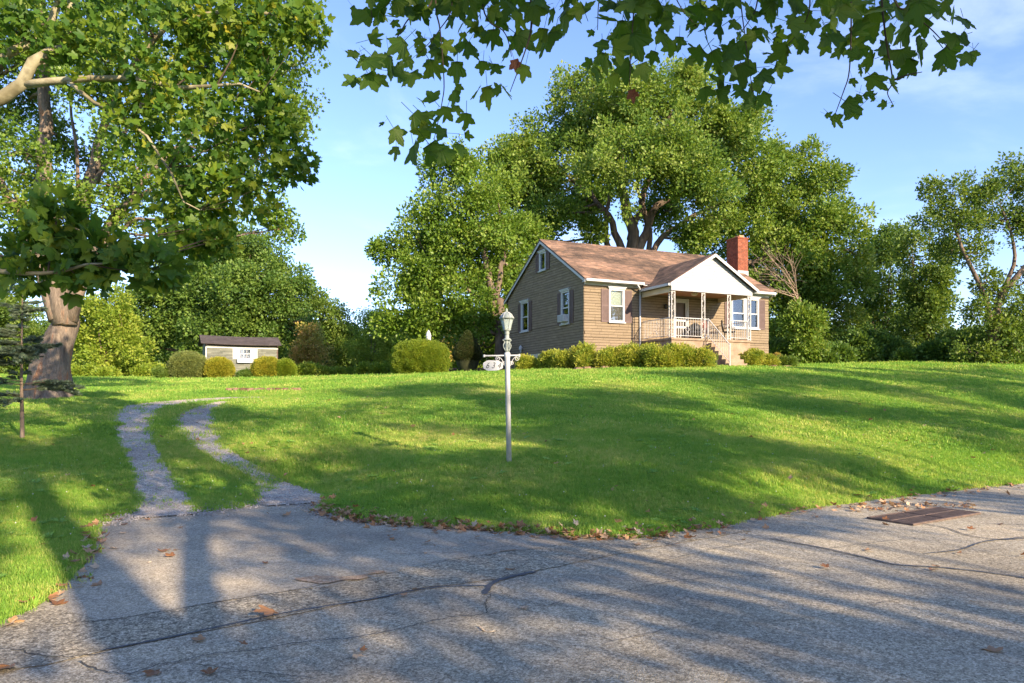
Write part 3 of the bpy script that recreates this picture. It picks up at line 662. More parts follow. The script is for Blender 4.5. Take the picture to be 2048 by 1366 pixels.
# big silver maple behind the house
Z = 50
tree('maple_tree', 'tallest broad green maple tree rising behind the house roof', base_at(1262, Z), 5.0, .62,
     LB(Z, (1180, 235, 68), (1195, 170, 42), (1262, 200, 75, -2), (1340, 190, 62), (1400, 250, 75, 1), (1145, 320, 75), (1245, 320, 85, -5), (1455, 270, 55), (1500, 340, 70, -1), (1060, 345, 60), (1100, 265, 48, 1),
        (1560, 400, 70, 1), (1620, 430, 62), (1648, 360, 42), (1690, 450, 50), (1000, 325, 38), (1400, 370, 70, -4), (1585, 500, 65), (1670, 520, 58), (1480, 440, 65), (1530, 590, 55), (1600, 590, 58, 2), (1100, 420, 60, -1), (1560, 330, 42),
        (1170, 400, 55, 4), (1340, 300, 75, -4), (1320, 420, 45, 5), (1040, 400, 50, 2), (1420, 470, 55, 5), (1705, 560, 40), (1500, 240, 35), (1130, 170, 25), (1380, 160, 40), (1620, 310, 25), (1010, 430, 55, 2), (1075, 480, 45, 3), (1700, 500, 40), (1640, 560, 50), (1560, 480, 60, 2), (1590, 660, 50, 2), (1500, 560, 50, 4), (1380, 330, 60), (1290, 270, 60, 3), (1200, 290, 60, 3), (1045, 300, 45, 1), (1010, 380, 45, 1), (1180, 460, 26, -1), (1390, 470, 35, -1)),
     M['bark_far'], SP_far, M['leaf_maple'], (.8, 1.3), 20, 17, .34, limbs=[
     (PL(Z, (1262, 560), (1262, 480), (1250, 400), (1240, 330), (1230, 250)), .50, .14), (PL(Z, (1268, 560), (1285, 485), (1307, 420), (1352, 392), (1430, 350)), .38, .10),
     (PL(Z, (1258, 560), (1235, 470), (1190, 400), (1120, 345)), .33, .08), (PL(Z, (1270, 540), (1320, 480), (1390, 430), (1470, 390)), .26, .08), (PL(Z, (1250, 560), (1215, 500), (1214, 430), (1222, 380)), .26, .10),
     (PL(Z, (1290, 570), (1430, 540), (1540, 515), (1650, 500)), .26, .08), (PL(Z, (1260, 480), (1290, 380), (1330, 290), (1340, 220)), .26, .07), (PL(Z, (1285, 560), (1300, 470), (1270, 360)), .25, .09)])
Z = 44
tree('maple_tree', 'spreading green maple tree whose boughs droop left of the house gable', base_at(1000, Z), 4.4, .36,
     LB(Z, (885, 335, 42), (925, 320, 35), (945, 395, 58), (868, 410, 45), (825, 455, 42), (905, 475, 62), (985, 450, 62), (790, 495, 32), (845, 535, 55), (930, 560, 62), (1015, 530, 60, 2), (800, 585, 48), (880, 625, 55), (955, 635, 50), (1005, 630, 42, 2), (1040, 470, 50, 3), (835, 650, 38), (775, 640, 28), (985, 380, 45, 2), (760, 500, 16), (1000, 560, 60, 3), (950, 510, 55, 3), (870, 500, 50, 3), (850, 580, 50, 3), (905, 680, 40, 3), (960, 690, 40, 4), (820, 700, 24, 3)),
     M['bark_far'], SP_far, M['leaf_maple2'], (.75, 1.2), 19, 15, .35, nf=.7, limbs=[(PL(Z, (1000, 660), (975, 560), (960, 470), (930, 400)), .28, .08), (PL(Z, (1000, 640), (930, 570), (870, 545)), .2, .07), (PL(Z, (990, 600), (1010, 500), (1000, 420)), .2, .07), (PL(Z, (1000, 670), (900, 640), (800, 620)), .16, .05)])
# round dark tree behind the shed
Z = 60
tree('oak_tree', 'round dark green tree standing behind the garden shed', base_at(470, Z), 3.5, .42,
     LB(Z, (470, 498, 62), (535, 535, 60), (405, 495, 60), (560, 600, 55), (480, 590, 75, -2), (400, 590, 75), (340, 560, 55), (335, 645, 55), (420, 672, 60, -2), (535, 670, 58), (592, 565, 30), (598, 640, 28), (285, 610, 42), (295, 690, 40)),
     M['bark_far'], SP_far, M['leaf_dark'], (.9, 1.4), 18, 17, .35)
# mixed trees and bushes along the edges of the lawn
def bushtree(name, label, Z, lobes, mat, r=.16, fork=1.5, protos=None, group=None, per=15, sub=14, cat='tree', s=(.8, 1.25), bx=None):
    l = LB(Z, *lobes); c = np.mean([q[0] for q in l], axis=0); bxp = bx if bx is not None else np.mean([q[0] for q in lobes])
    return tree(name, label, base_at(bxp, Z), fork, r, l, M['bark_far'], protos or SP_far, mat, s, sub, per, .40, cat=cat, shell=.35, sbr=.45, lai=4.6 if (protos or SP_far) is SP_far else 3.4, sa=.30 if (protos or SP_far) is SP_far else .22, nf=.62 if (protos or SP_far) is SP_far else .9)
bushtree('shade_tree', 'yellow-green feathery tree between the massive old trunk and the shed', 54, [(205, 625, 42), (165, 680, 42), (240, 655, 40), (258, 700, 36), (150, 630, 35), (212, 715, 36), (230, 600, 25)], M['leaf_yel'], protos=SP_mid, per=34, s=(1.0, 1.6))
bushtree('shade_tree', 'mid green tree at the far left edge behind the massive old trunk', 62, [(20, 640, 60), (-50, 600, 75), (0, 705, 50), (-120, 640, 90), (75, 690, 40), (-90, 500, 70), (0, 540, 60)], M['leaf_mid'])
bushtree('shade_tree', 'rusty orange-tinged young tree right of the garden shed', 56, [(626, 688, 28), (606, 712, 26), (640, 722, 24), (618, 665, 18), (596, 735, 18)], M['leaf_rust'], .08, 1.0, SP_mid, per=26, s=(.8, 1.3))
bushtree('shade_tree', 'green tree with a rounded top between shed and oval hedge', 66, [(640, 622, 34), (682, 648, 42), (606, 615, 26), (658, 700, 46), (710, 700, 40), (632, 590, 16)], M['leaf_mid'])
bushtree('willow_tree', 'pale drooping willow-like tree just left of the oval hedge', 57, [(742, 655, 34), (768, 690, 34), (735, 712, 34), (755, 630, 22), (715, 690, 24)], M['leaf_yel'], .1, 1.5, SP_droop, per=16, s=(.7, 1.1))
bushtree('shade_tree', 'rusty brown bush behind the right end of the oval hedge', 58, [(850, 690, 26), (895, 690, 26), (872, 670, 18), (915, 715, 20), (820, 700, 22)], M['leaf_rust'], .08, 1.0, SP_mid, per=26, s=(.8, 1.3))
bushtree('shade_tree', 'light green bush between the dark topiary and the house corner', 58, [(985, 695, 32), (1000, 725, 22), (955, 715, 24), (985, 665, 20)], M['leaf_yel'], .08, 1.0, SP_mid, per=26, s=(.8, 1.3))
bushtree('shade_tree', 'bright green tree touching the right-hand corner of the house', 52, [(1600, 640, 42), (1645, 600, 42), (1565, 680, 38), (1640, 690, 42), (1690, 640, 32), (1600, 650, 30, -7), (1612, 695, 32, -7), (1592, 625, 16, -7), (1625, 640, 22, -7)], M['leaf_maple'])
bushtree('shade_tree', 'dark green tree right of the tall maple, second from the house corner', 56, [(1740, 620, 46), (1785, 560, 50), (1730, 690, 40), (1795, 640, 42), (1765, 500, 38), (1720, 560, 30), (1790, 470, 25)], M['leaf_dark'])
bushtree('shade_tree', 'olive green tree midway between the house and the ivy-clad tree', 51, [(1825, 490, 38), (1855, 555, 48), (1835, 650, 50), (1885, 690, 34), (1872, 620, 38), (1845, 600, 40), (1860, 445, 22), (1890, 500, 24)], M['leaf_mid'])
Z = 42
tree('ivy_tree', 'ivy-covered tree with a curving limb at the right edge of the lawn', base_at(1990, Z), 2.2, .30,
     LB(Z, (1990, 385, 34), (2050, 352, 45), (1905, 385, 28), (1945, 430, 36), (1878, 415, 22), (2035, 445, 40), (2110, 400, 70), (2120, 520, 60), (1958, 505, 24), (1990, 660, 42), (2040, 690, 50), (1948, 705, 38), (2100, 640, 60), (2000, 590, 28), (2020, 740, 30), (1860, 375, 18), (1975, 560, 20), (2060, 560, 30), (1920, 450, 34), (1960, 380, 34), (2000, 440, 34), (1900, 500, 26, 2), (1945, 620, 30), (2040, 620, 36), (2070, 420, 44), (1990, 720, 34)),
     M['bark_far'], SP_far, M['leaf_mid'], (.6, 1.05), 16, 14, .40, lai=3.6, nf=.9, limbs=[(PL(Z, (1990, 700), (1986, 640), (2005, 590), (2040, 545), (2100, 470)), .26, .12), (PL(Z, (1985, 680), (1970, 600), (1935, 520), (1900, 420)), .18, .06), (PL(Z, (2005, 590), (2030, 500), (2000, 410)), .13, .05)])
# undergrowth in front of the right-hand trees, woods far beyond
def mass(name, label, lobes, mat, protos, sub, per, s, cat):
    pos, dr, _ = crown_pts(lobes, sub, per, .42, .8, .35, .3); sc = rng.uniform(*s, len(pos)); b = np.mean(pos, axis=0)
    return scatter(name, pos, dir_euler(dr, rng.uniform(0, 6.28, len(pos))), sc, setm(protos, mat), mat, None, label=label, cat=cat, kind='stuff')
ug = []
for px in range(1535, 2300, 17):
    Zu = 47 + rng.uniform(-2, 2); h = rng.uniform(12, 26) * (1 + .5 * math.sin(px * .03)); x = (px - CX) / F * Zu; ug.append((np.array([x, Zu, h1(x, Zu) + h / F * Zu * .7]), h / F * Zu))
mass('undergrowth', 'tangled dark undergrowth along the right-hand edge of the lawn', ug, M['leaf_dark'], SP_mid, 9, 18, (.9, 1.5), 'undergrowth')
ug = []
for px in list(range(140, 410, 16)) + list(range(560, 1010, 15)):
    Zu = 53 + rng.uniform(-2, 3); h = rng.uniform(3, 13); x = (px - CX) / F * Zu; ug.append((np.array([x, Zu, h1(x, Zu) + h / F * Zu * .7]), h / F * Zu))
mass('undergrowth', 'light green undergrowth along the left-hand edge of the lawn behind shed and hedge', ug, M['leaf_yel'], SP_mid, 9, 16, (.8, 1.3), 'undergrowth')
wd = []
for px in range(-400, 2500, 42):
    Zu = rng.uniform(84, 100); h = rng.uniform(34, 60); x = (px - CX) / F * Zu; top = 655 + 20 * math.sin(px * .011) + rng.uniform(-12, 12)
    if px > 1100: top += 15
    for yy in (top + h * .5, top + h * 1.4, top + h * 2.2): wd.append((P(px + rng.uniform(-20, 20), yy, Zu), h * .8 / F * Zu))
mass('distant_woods', 'distant wooded edge seen low between the nearer trees', wd, M['leaf_mid'], SP_far, 9, 9, (1.6, 2.6), 'woods')
# dead shrub by the chimney
b = base_at(1612, 46); dt = empty('dead_tree', b, label='bare twiggy boughs of a dead tree beside the chimney at roof height', cat='tree')
limb_mesh([([b, P(1608, 660, 46), P(1600, 600, 46)], .10, .06)], b, M['bark_far'], 7).build('trunk', M['bark_far'], dt, True)
for i in range(11):
    st = P(1600 - i, 612 - i * 4, 46); tip = P(rng.uniform(1500, 1590), rng.uniform(492, 592), 46 + rng.uniform(-1, 1)); path = smoothpath([st, st + (tip - st) * .5 + [0, 0, rng.uniform(-.1, .5)], tip], 12); ps = [([*path], .035, .008)]
    for k in range(9): q = path[rng.integers(3, 12)]; v_ = (tip - st) * .12 + rng.normal(size=3) * .22; ps.append(([q, q + v_, q + v_ * 1.9 + rng.normal(size=3) * .15], .012, .004))
    limb_mesh(ps, b, M['deadtwig'], 5).build('branch', M['deadtwig'], dt, True)

# massive old maple on the left
Z = 22.0; b0 = base_at(95, Z)
big = tree('maple_tree', 'massive old maple with thick ruddy trunk left of the gravel drive', b0, P(0, 640, Z)[2] - b0[2], .60,
     LB(Z, (520, 95, 75), (575, 190, 60, 1), (480, 330, 60), (555, 320, 45, 1), (400, 200, 85, 1.5), (430, 60, 85, 1), (280, 130, 80, -2), (330, 330, 75, 1.5), (345, 400, 45), (200, 40, 85, -2), (60, 80, 95), (55, 350, 50, 2), (0, 230, 90, 2), (205, 410, 35, -1),
        (600, 120, 38), (425, 420, 35), (540, 425, 38), (575, 455, 22), (10, 480, 60, 1), (-90, 120, 110), (-90, 350, 100), (100, -60, 110), (300, -60, 110), (470, -50, 100), (600, 10, 50), (250, 230, 40, 3), (-60, 0, 120), (610, 240, 26), (250, 380, 40, 2), (450, 250, 60, 2), (-120, 520, 60, 2), (120, 280, 45, 1.5), (180, 340, 38, 1.5), (60, 200, 45, 1.8), (150, 440, 30, 1), (60, 430, 40, 1), (170, 170, 45, -1.5), (250, 440, 28), (190, 500, 22, 1), (320, 200, 60, 1), (40, 300, 50, -1.5), (110, 110, 50, -1.5), (210, 270, 42, -1.5), (130, 390, 34, -1.5), (25, 400, 40, -1), (270, 330, 40, -1)),
     M['bark_red'], SP_maple, M['leaf_maple2'], (.7, 1.1), 12, 10, .38, lai=4.6, sa=.14, nf=1.05, flare=1.35, taper=.42, lean=(.45, .2), limbs=[
     (PL(Z, (128, 650), (100, 500), (92, 400), (86, 300), (90, 150), (84, 0), (80, -120)), .32, .07), (PL(Z, (135, 650), (142, 540), (165, 400), (195, 290), (222, 180), (245, 40)), .27, .04),
     (PL(Z, (138, 640), (165, 560), (205, 480), (238, 425), (275, 392), (350, 345)), .26, .03), (PL(Z, (115, 640), (75, 520), (28, 400), (-50, 300)), .26, .05), (PL(Z, (125, 600), (150, 480), (155, 330), (140, 200), (150, 90)), .08, .02),
     (PL(Z, (165, 560), (250, 450), (330, 440), (400, 430)), .08, .02), (PL(Z, (205, 480), (290, 360), (370, 280), (470, 200)), .09, .02), (PL(Z, (165, 400), (260, 250), (330, 130), (420, 60)), .08, .02)], twigs=True)

# sycamore whose trunk stands out of frame on the left; its boughs hang into the picture
sb_ = np.array([-14.5, 10.5, h1(-14.5, 10.5)]); Z = 12.0
syc_l = LB(Z, (130, 60, 50), (200, 110, 55), (300, 60, 60, -.5), (335, 180, 65), (262, 250, 45), (420, 130, 62, .5), (400, 262, 58, -.5), (480, 60, 52), (560, 35, 44), (612, 55, 26), (500, 185, 50), (480, 300, 50, .4), (555, 275, 38), (590, 335, 26), (425, 368, 42),
     (500, 385, 34), (340, 325, 40), (335, 425, 30), (400, 455, 34), (270, -10, 55), (150, -30, 55), (30, 60, 40), (380, 20, 60), (540, 120, 40), (440, 480, 18), (0, 0, 60), (545, 220, 30), (370, 500, 20))
Zl = 7.5
syc_l2 = LB(Zl, (30, 520, 42), (95, 500, 36), (55, 575, 26), (145, 550, 24), (-10, 460, 42), (215, 560, 26), (180, 500, 24), (270, 500, 20), (320, 505, 18), (90, 440, 26), (-40, 560, 50), (235, 520, 18), (300, 540, 12))
syc = tree('sycamore_tree', 'sycamore reaching in from the left with pale mottled limbs and lobed leaves', sb_, 5.2, .42, syc_l + [(c + [0, .2, .05], r_ * .5) for c, r_ in syc_l2[::3]], M['bark_syc'], SP_syc, M['leaf_syc'], (.6, 1.0), 7, 3.4, .55, lai=2.6, sa=.14, nf=1.6, shell=.3, flat=.8, upb=-.1, thin=M['twig'], shoots=.5, limbs=[
     ([sb_ + [.2, 0, 5.0], P(-330, 330, 12.3), P(-80, 230, 12.0), P(37, 170, 12), P(92, 118, 12), P(123, 90, 12), P(146, 20, 12), P(160, -80, 12.4)], .15, .04),
     ([sb_ + [.1, 0, 5.1], P(-330, 210, 12.6), P(-60, 150, 12.4), P(49, 98, 12.2), P(111, 18, 12.2), P(150, -60, 12)], .12, .04),
     ([P(37, 170, 12), P(130, 158, 12), P(246, 158, 12), P(381, 178, 11.8), P(460, 165, 11.6), P(520, 190, 11.6)], .07, .010),
     ([P(130, 158, 12), P(200, 212, 12), P(255, 238, 11.8), P(330, 320, 11.6), P(360, 395, 11.6), P(400, 420, 11.6)], .035, .008),
     ([P(246, 158, 12), P(330, 60, 12), P(480, 20, 12), P(600, 40, 12)], .05, .015),
     ([sb_ + [.2, -.2, 4.4], P(-560, 420, 9.0), P(-200, 480, 7.9), P(20, 545, 7.5), P(130, 540, 7.4), P(230, 520, 7.4)], .05, .008)])
LEAFS = [];
for i in range(10):
    v, f = leaf_lobed(1.0, 40 + i, True, i % 3 == 0); me = mesh('leaf', v, f, M['leaf_over']); LEAFS.append(me)
LEAFT = []
for me in LEAFS[:6]: m2 = me.copy(); m2.materials.clear(); m2.materials.append(M['leaf_syc']); LEAFT.append(m2)
def place_leaf(me, ctr, L, parent, base, ang, tilt, mat=None):
    """tip direction: ang from straight down in the vertical plane facing the road, then tipped out of that plane"""
    tip = Vector((math.sin(ang), tilt[0], -math.cos(ang))).normalized(); nrm = Vector((tilt[1], -1, tilt[2])).normalized()
    x = tip.cross(nrm).normalized(); z = x.cross(tip)
    o = link('leaf', me, parent); m = Matrix((x * L, tip * L, z * L)).transposed().to_4x4()
    c = Vector(ctr) - Vector(base) - tip * L * .42; m.translation = c; o.matrix_local = m; return o
k = 0
for (c, r_) in (syc_l2 + syc_l) * 4:
    if k >= 298: break
    for j in range(4 if k < 150 else 2):
        d = rdirs(1)[0]; q = np.array(c) + d * r_ * rng.uniform(.4, 1.35) * np.array([1, .6, .9]); q[1] -= .15
        place_leaf(LEAFT[k % 6], q, rng.uniform(.14, .20), syc, sb_, rng.normal() * .9, rng.normal(size=3) * .6); k += 1
        if k >= 298: break

# second sycamore: trunk behind the viewer, its lowest bough hangs overhead
ob = np.array([5.0, -4.2, h1(5.0, -4.2)])
over = empty('sycamore_tree', ob, label='sycamore bough overhead with large dark lobed leaves against the sky', cat='tree')
V, Fs = tube(smoothpath([[0, 0, -.3], [-.1, .1, 2], [-.2, .3, 4.2], [.2, .1, 7.5], [.4, 0, 11]], 24), np.linspace(.42, .16, 24), 18, True, .05)
mb = MB(); mb.add(V, Fs); mb.build('trunk', M['bark_syc'], over, True)
limb_mesh([([ob + [-.2, .3, 4.0], [4.2, -1.5, 4.9], [3.3, 2.0, 5.15], [2.2, 4.3, 4.75], [.8, 4.7, 4.6], [-.6, 4.6, 4.5], [-1.6, 4.4, 4.45], [-2.0, 4.3, 4.5]], .14, .008)], ob, M['bark_syc'], 12).build('limb', M['bark_syc'], over, True)
TW = [[(872, -150), (904, 0), (878, 61), (840, 106)], [(870, -60), (872, 19), (880, 60), (888, 161), (884, 205), (868, 280)], [(880, -80), (860, 10), (820, 35), (798, 69), (775, 103)], [(950, -120), (969, 26), (1005, 60), (1017, 84), (1023, 113)],
      [(1055, -170), (1062, 0), (1062, 58), (1050, 103), (1020, 184)], [(1700, -160), (1702, -20), (1702, 73), (1698, 146), (1687, 183), (1669, 232)], [(1750, -150), (1789, 0), (1819, 22), (1866, 62), (1900, 100)], [(1760, -60), (1765, 20), (1775, 100), (1785, 161), (1775, 185), (1785, 208)],
      [(1785, 161), (1815, 150), (1844, 144)], [(1530, -140), (1515, 0), (1501, 37), (1472, 77)], [(1480, -150), (1480, -20), (1490, 73), (1505, 183)], [(1330, -140), (1345, -30), (1362, 15), (1395, 55)], [(1268, -150), (1268, 0), (1262, 97), (1259, 170)], [(1600, -150), (1620, 0), (1600, 60), (1570, 95)], [(700, -140), (735, -20), (745, 40)], [(1230, -120), (1200, -10), (1195, 60)]]
TZ = [4.35, 4.3, 4.4, 4.5, 4.3, 4.1, 4.0, 4.15, 4.15, 4.25, 4.3, 4.4, 4.35, 4.2, 4.4, 4.5]
for q, zz in zip(TW, TZ):
    pts = [P(a, b, zz + .05 * math.sin(a * .1 + b * .07)) for a, b in q]
    r0 = .012 if q is TW[4] else .0065
    if q[0][1] < -100: pts = [pts[0] + [.02, .15, .12]] + pts
    mb = MB(); V, Fs = tube(smoothpath(pts, 26) - ob, np.linspace(r0, .0022, 26), 6, True); mb.add(V, Fs); mb.build('twig', M['twig'], over, True)
A_ = [(290,90,150),(380,90,140),(540,60,150),(620,60,140),(750,60,150),(480,20,130),(330,240,120),(500,270,140),(610,250,80),(220,330,90),(300,380,150),(430,380,160),(310,480,150),(230,500,80),(480,450,140),(570,470,150),(700,420,140),(850,420,150),(780,280,90),(840,300,60),(910,320,90),(720,240,80),(980,340,40),(550,370,60),(640,330,80),(1000,190,90),(1070,220,150),(1010,400,90),(1090,420,90),(1270,430,110),(1040,570,140),(1110,555,80),(1240,230,160),(1380,210,150),(1450,220,140),(1520,110,170),(1640,60,130),(1400,30,100),(1230,100,140),(1120,120,110),(950,70,110),(1070,70,100),(850,80,70),(880,20,110),(630,630,70),(700,610,120),(780,690,120),(840,590,120),(850,670,80),(600,730,140),(720,740,120),(390,765,45),(470,820,120),(470,930,90),(580,930,170),(700,930,170),(770,950,120),(660,820,140),(760,820,120),(870,910,110),(910,840,70),(890,790,28),(1800,120,140),(1870,170,170),(1760,270,110),(1760,360,160),(1850,300,150),(1950,250,180),(1900,420,150),(1830,480,120),(1720,440,110),(1990,150,170),(2000,420,120),(1880,40,150),(1980,40,150),(340,20,110),(700,15,110),(1180,20,110)]
B_ = [(40,50,120),(100,40,120),(200,60,110),(270,60,130),(60,190,110),(160,220,80),(20,300,80),(360,70,120),(380,150,130),(470,130,110),(540,40,100),(600,70,100),(640,40,90),(270,290,110),(210,330,60),(350,310,140),(440,290,130),(530,250,110),(630,190,100),(560,200,90),(640,290,70),(500,380,140),(420,350,110),(620,410,110),(560,370,100),(390,440,110),(300,500,110),(390,520,130),(490,490,90),(560,550,130),(630,530,100),(600,460,90),(730,280,130),(840,230,110),(790,130,130),(860,80,110),(780,30,110),(900,130,70),(990,210,130),(1060,240,90),(1120,240,90),(960,60,110),(1050,60,140),(1140,60,80),(1230,80,150),(1130,170,130),(1000,120,110),(1130,300,80),(1155,385,60),(1110,440,60),(1225,430,130),(1210,330,120),(1290,260,150),(1370,290,160),(1420,350,120),(1470,240,160),(1400,160,150),(1320,170,130),(1500,130,120),(1560,60,130),(1620,20,100),(1440,20,130),(1720,110,140),(1620,290,160),(1660,210,110),(1600,370,60),(1720,230,120),(1740,310,100),(1330,460,100),(1230,520,36),(1225,545,28),(1285,570,55),(1330,578,20),(1090,570,120),(1130,600,100),(1010,650,90),(970,630,45),(1140,535,70),(1280,30,140),(1360,60,140),(1100,10,120),(100,120,110),(250,140,100),(440,20,120)]
LV = [(640 + a / 3.103, b / 3.103, s / 3.103) for a, b, s in A_] + [(1300 + a / 2.738, b / 2.738, s / 2.738) for a, b, s in B_]
for i in range(120): LV.append((rng.choice([rng.uniform(720, 1160), rng.uniform(1190, 1880)]), rng.uniform(-110, 22), rng.uniform(36, 52)))
for i, (px, py, s_) in enumerate(LV[:296]):
    dmin = 1e9
    for q, zz in zip(TW, TZ):
        for a, b in q:
            d_ = abs(a - px) + abs(b - py)
            if d_ < dmin: dmin = d_; zb_ = zz
    zz = zb_ + rng.uniform(-.22, .18); L = s_ / F * zz * 1.28
    o = place_leaf(LEAFS[i % 10], P(px, py, zz), L, over, ob, rng.normal() * .95, rng.normal(size=3) * .55)
for px, py, s_ in ((1030, 126, 36), (1264, 186, 34)):
    me = LEAFS[1].copy(); me.materials.clear(); me.materials.append(M['redleaf']); o = place_leaf(me, P(px, py, 4.3), s_ / F * 4.3, over, ob, .3, np.array([.3, .2, .1])); o['label'] = 'withered reddish brown leaf'
xp = []; xr = []; xs = []
for i in range(330):
    px, py, s_ = LV[rng.integers(0, 190)]
    if py > 130 and i % 3: continue
    xp.append(P(px + rng.normal() * 26, py - abs(rng.normal()) * 26, 4.45 + rng.uniform(-.2, .35))); xr.append([rng.normal() * .7 - 1.2, rng.normal() * .6, rng.uniform(0, 6.28)]); xs.append(rng.uniform(.07, .15))
lp_ = []
for me in LEAFS: lp_.append(bpy.data.objects.new('leaf', me))
scatter('small_leaves', np.array(xp) - ob, np.array(xr), np.array(xs), lp_, M['leaf_over'], over, kind='stuff')
# the rest of its crown, above and behind
pos, dr, _ = crown_pts([(np.array([x, y, z]), r_) for x, y, z, r_ in [(6.5, -5, 9.5, 1.6), (3, -3, 10, 1.3), (5, -7.5, 9.0, 1.5), (5.5, -4, 12, 1.6), (1.5, -5, 8.5, 1.0)]], 9, 5, .42, .8, -.1, .4)
crown('crown', over, ob, pos, dr, SP_syc, M['leaf_syc'], .9, 1.4)

# trees across the road, behind the viewer: they throw the shade over road and lawn
SHT = [(-18, 11, 12.5, 24), (-9, 12, 12.5, 22), (-1, 12.5, 13.2, 26), (7, 11.5, 15.2, 30), (15.5, 12, 16.2, 32), (24.5, 12.5, 16.4, 32), (33.5, 12, 16.4, 32), (43, 12, 16.8, 32)]
for i, (a, off, hh, den) in enumerate(SHT):
    x, y = a * .85 + off * .53, a * .527 - off * .85; b = np.array([x, y, h1(x, y)]); l = []
    for j in range(den):
        if j < den * .45 and rng.random() < .55: continue
        f = (j + rng.uniform(0, 1)) / den; z = 3.4 + f * (hh - 4.3); rad = 4.7 * math.sqrt(max(.16, 1 - (2 * f - .8)**2 / 2.2)); an = rng.uniform(0, 6.28); q = rad * math.sqrt(rng.uniform(0.05, 1))
        l.append((b + [q * math.cos(an), q * math.sin(an), z], rng.uniform(.8, 1.35)))
    tree('shade_tree', ['first', 'second', 'third', 'fourth', 'fifth', 'sixth', 'seventh', 'eighth'][i] + ' roadside tree from the left on the near side of the road', b, 3.6, .17, l, M['bark_far'], SP_far, M['leaf_mid'], (.9, 1.4), 7, 8, .42, lai=1.0, nf=.42, thr=.0, twigs=False, shell=.35, shoots=.8, group='roadside trees opposite the house')

# ------------------------------------------------------------------ the house
TH = math.atan2(.4147, .91); CXH, CYH, BZ = 3.277, 33.0, 2.70
def hw(s, b, z):       # house coordinates (along the front, to the back, elevation) -> world
    return np.array([CXH + s * math.cos(TH) - b * math.sin(TH), CYH + s * math.sin(TH) + b * math.cos(TH), z])
house = empty('house', (CXH, CYH, BZ), TH, label='small tan block house with brown roof and white porch gable on top of the lawn', cat='house')
EAVE_B, EAVE_Z, RIDGE_B, RIDGE_Z, LEN, DEP = -.33, 6.88, 4.19, 9.48, 11.0, 8.38
def roofz(b): k = (RIDGE_Z - EAVE_Z) / (RIDGE_B - EAVE_B); return EAVE_Z + k * (b - EAVE_B) if b <= RIDGE_B else RIDGE_Z - k * (b - RIDGE_B)
class LMB(MB):
    """collects in elevations, stored relative to the house base"""
    def build(s, *a, **k): s.v = [(x, y, z - BZ) for x, y, z in s.v]; return super().build(*a, **k)
win_front = [(1.313, 2.14, 4.99, 6.52, 1), (8.52, 10.30, 4.99, 6.52, 2)]
door = (4.95, 5.86, 4.22, 6.27)
win_left = [(5.72, 6.63, 4.99, 6.55, 1), (1.30, 2.10, 4.99, 6.55, 1), (3.74, 4.44, 7.90, 8.83, 0)]
CH = .128   # height of one block course
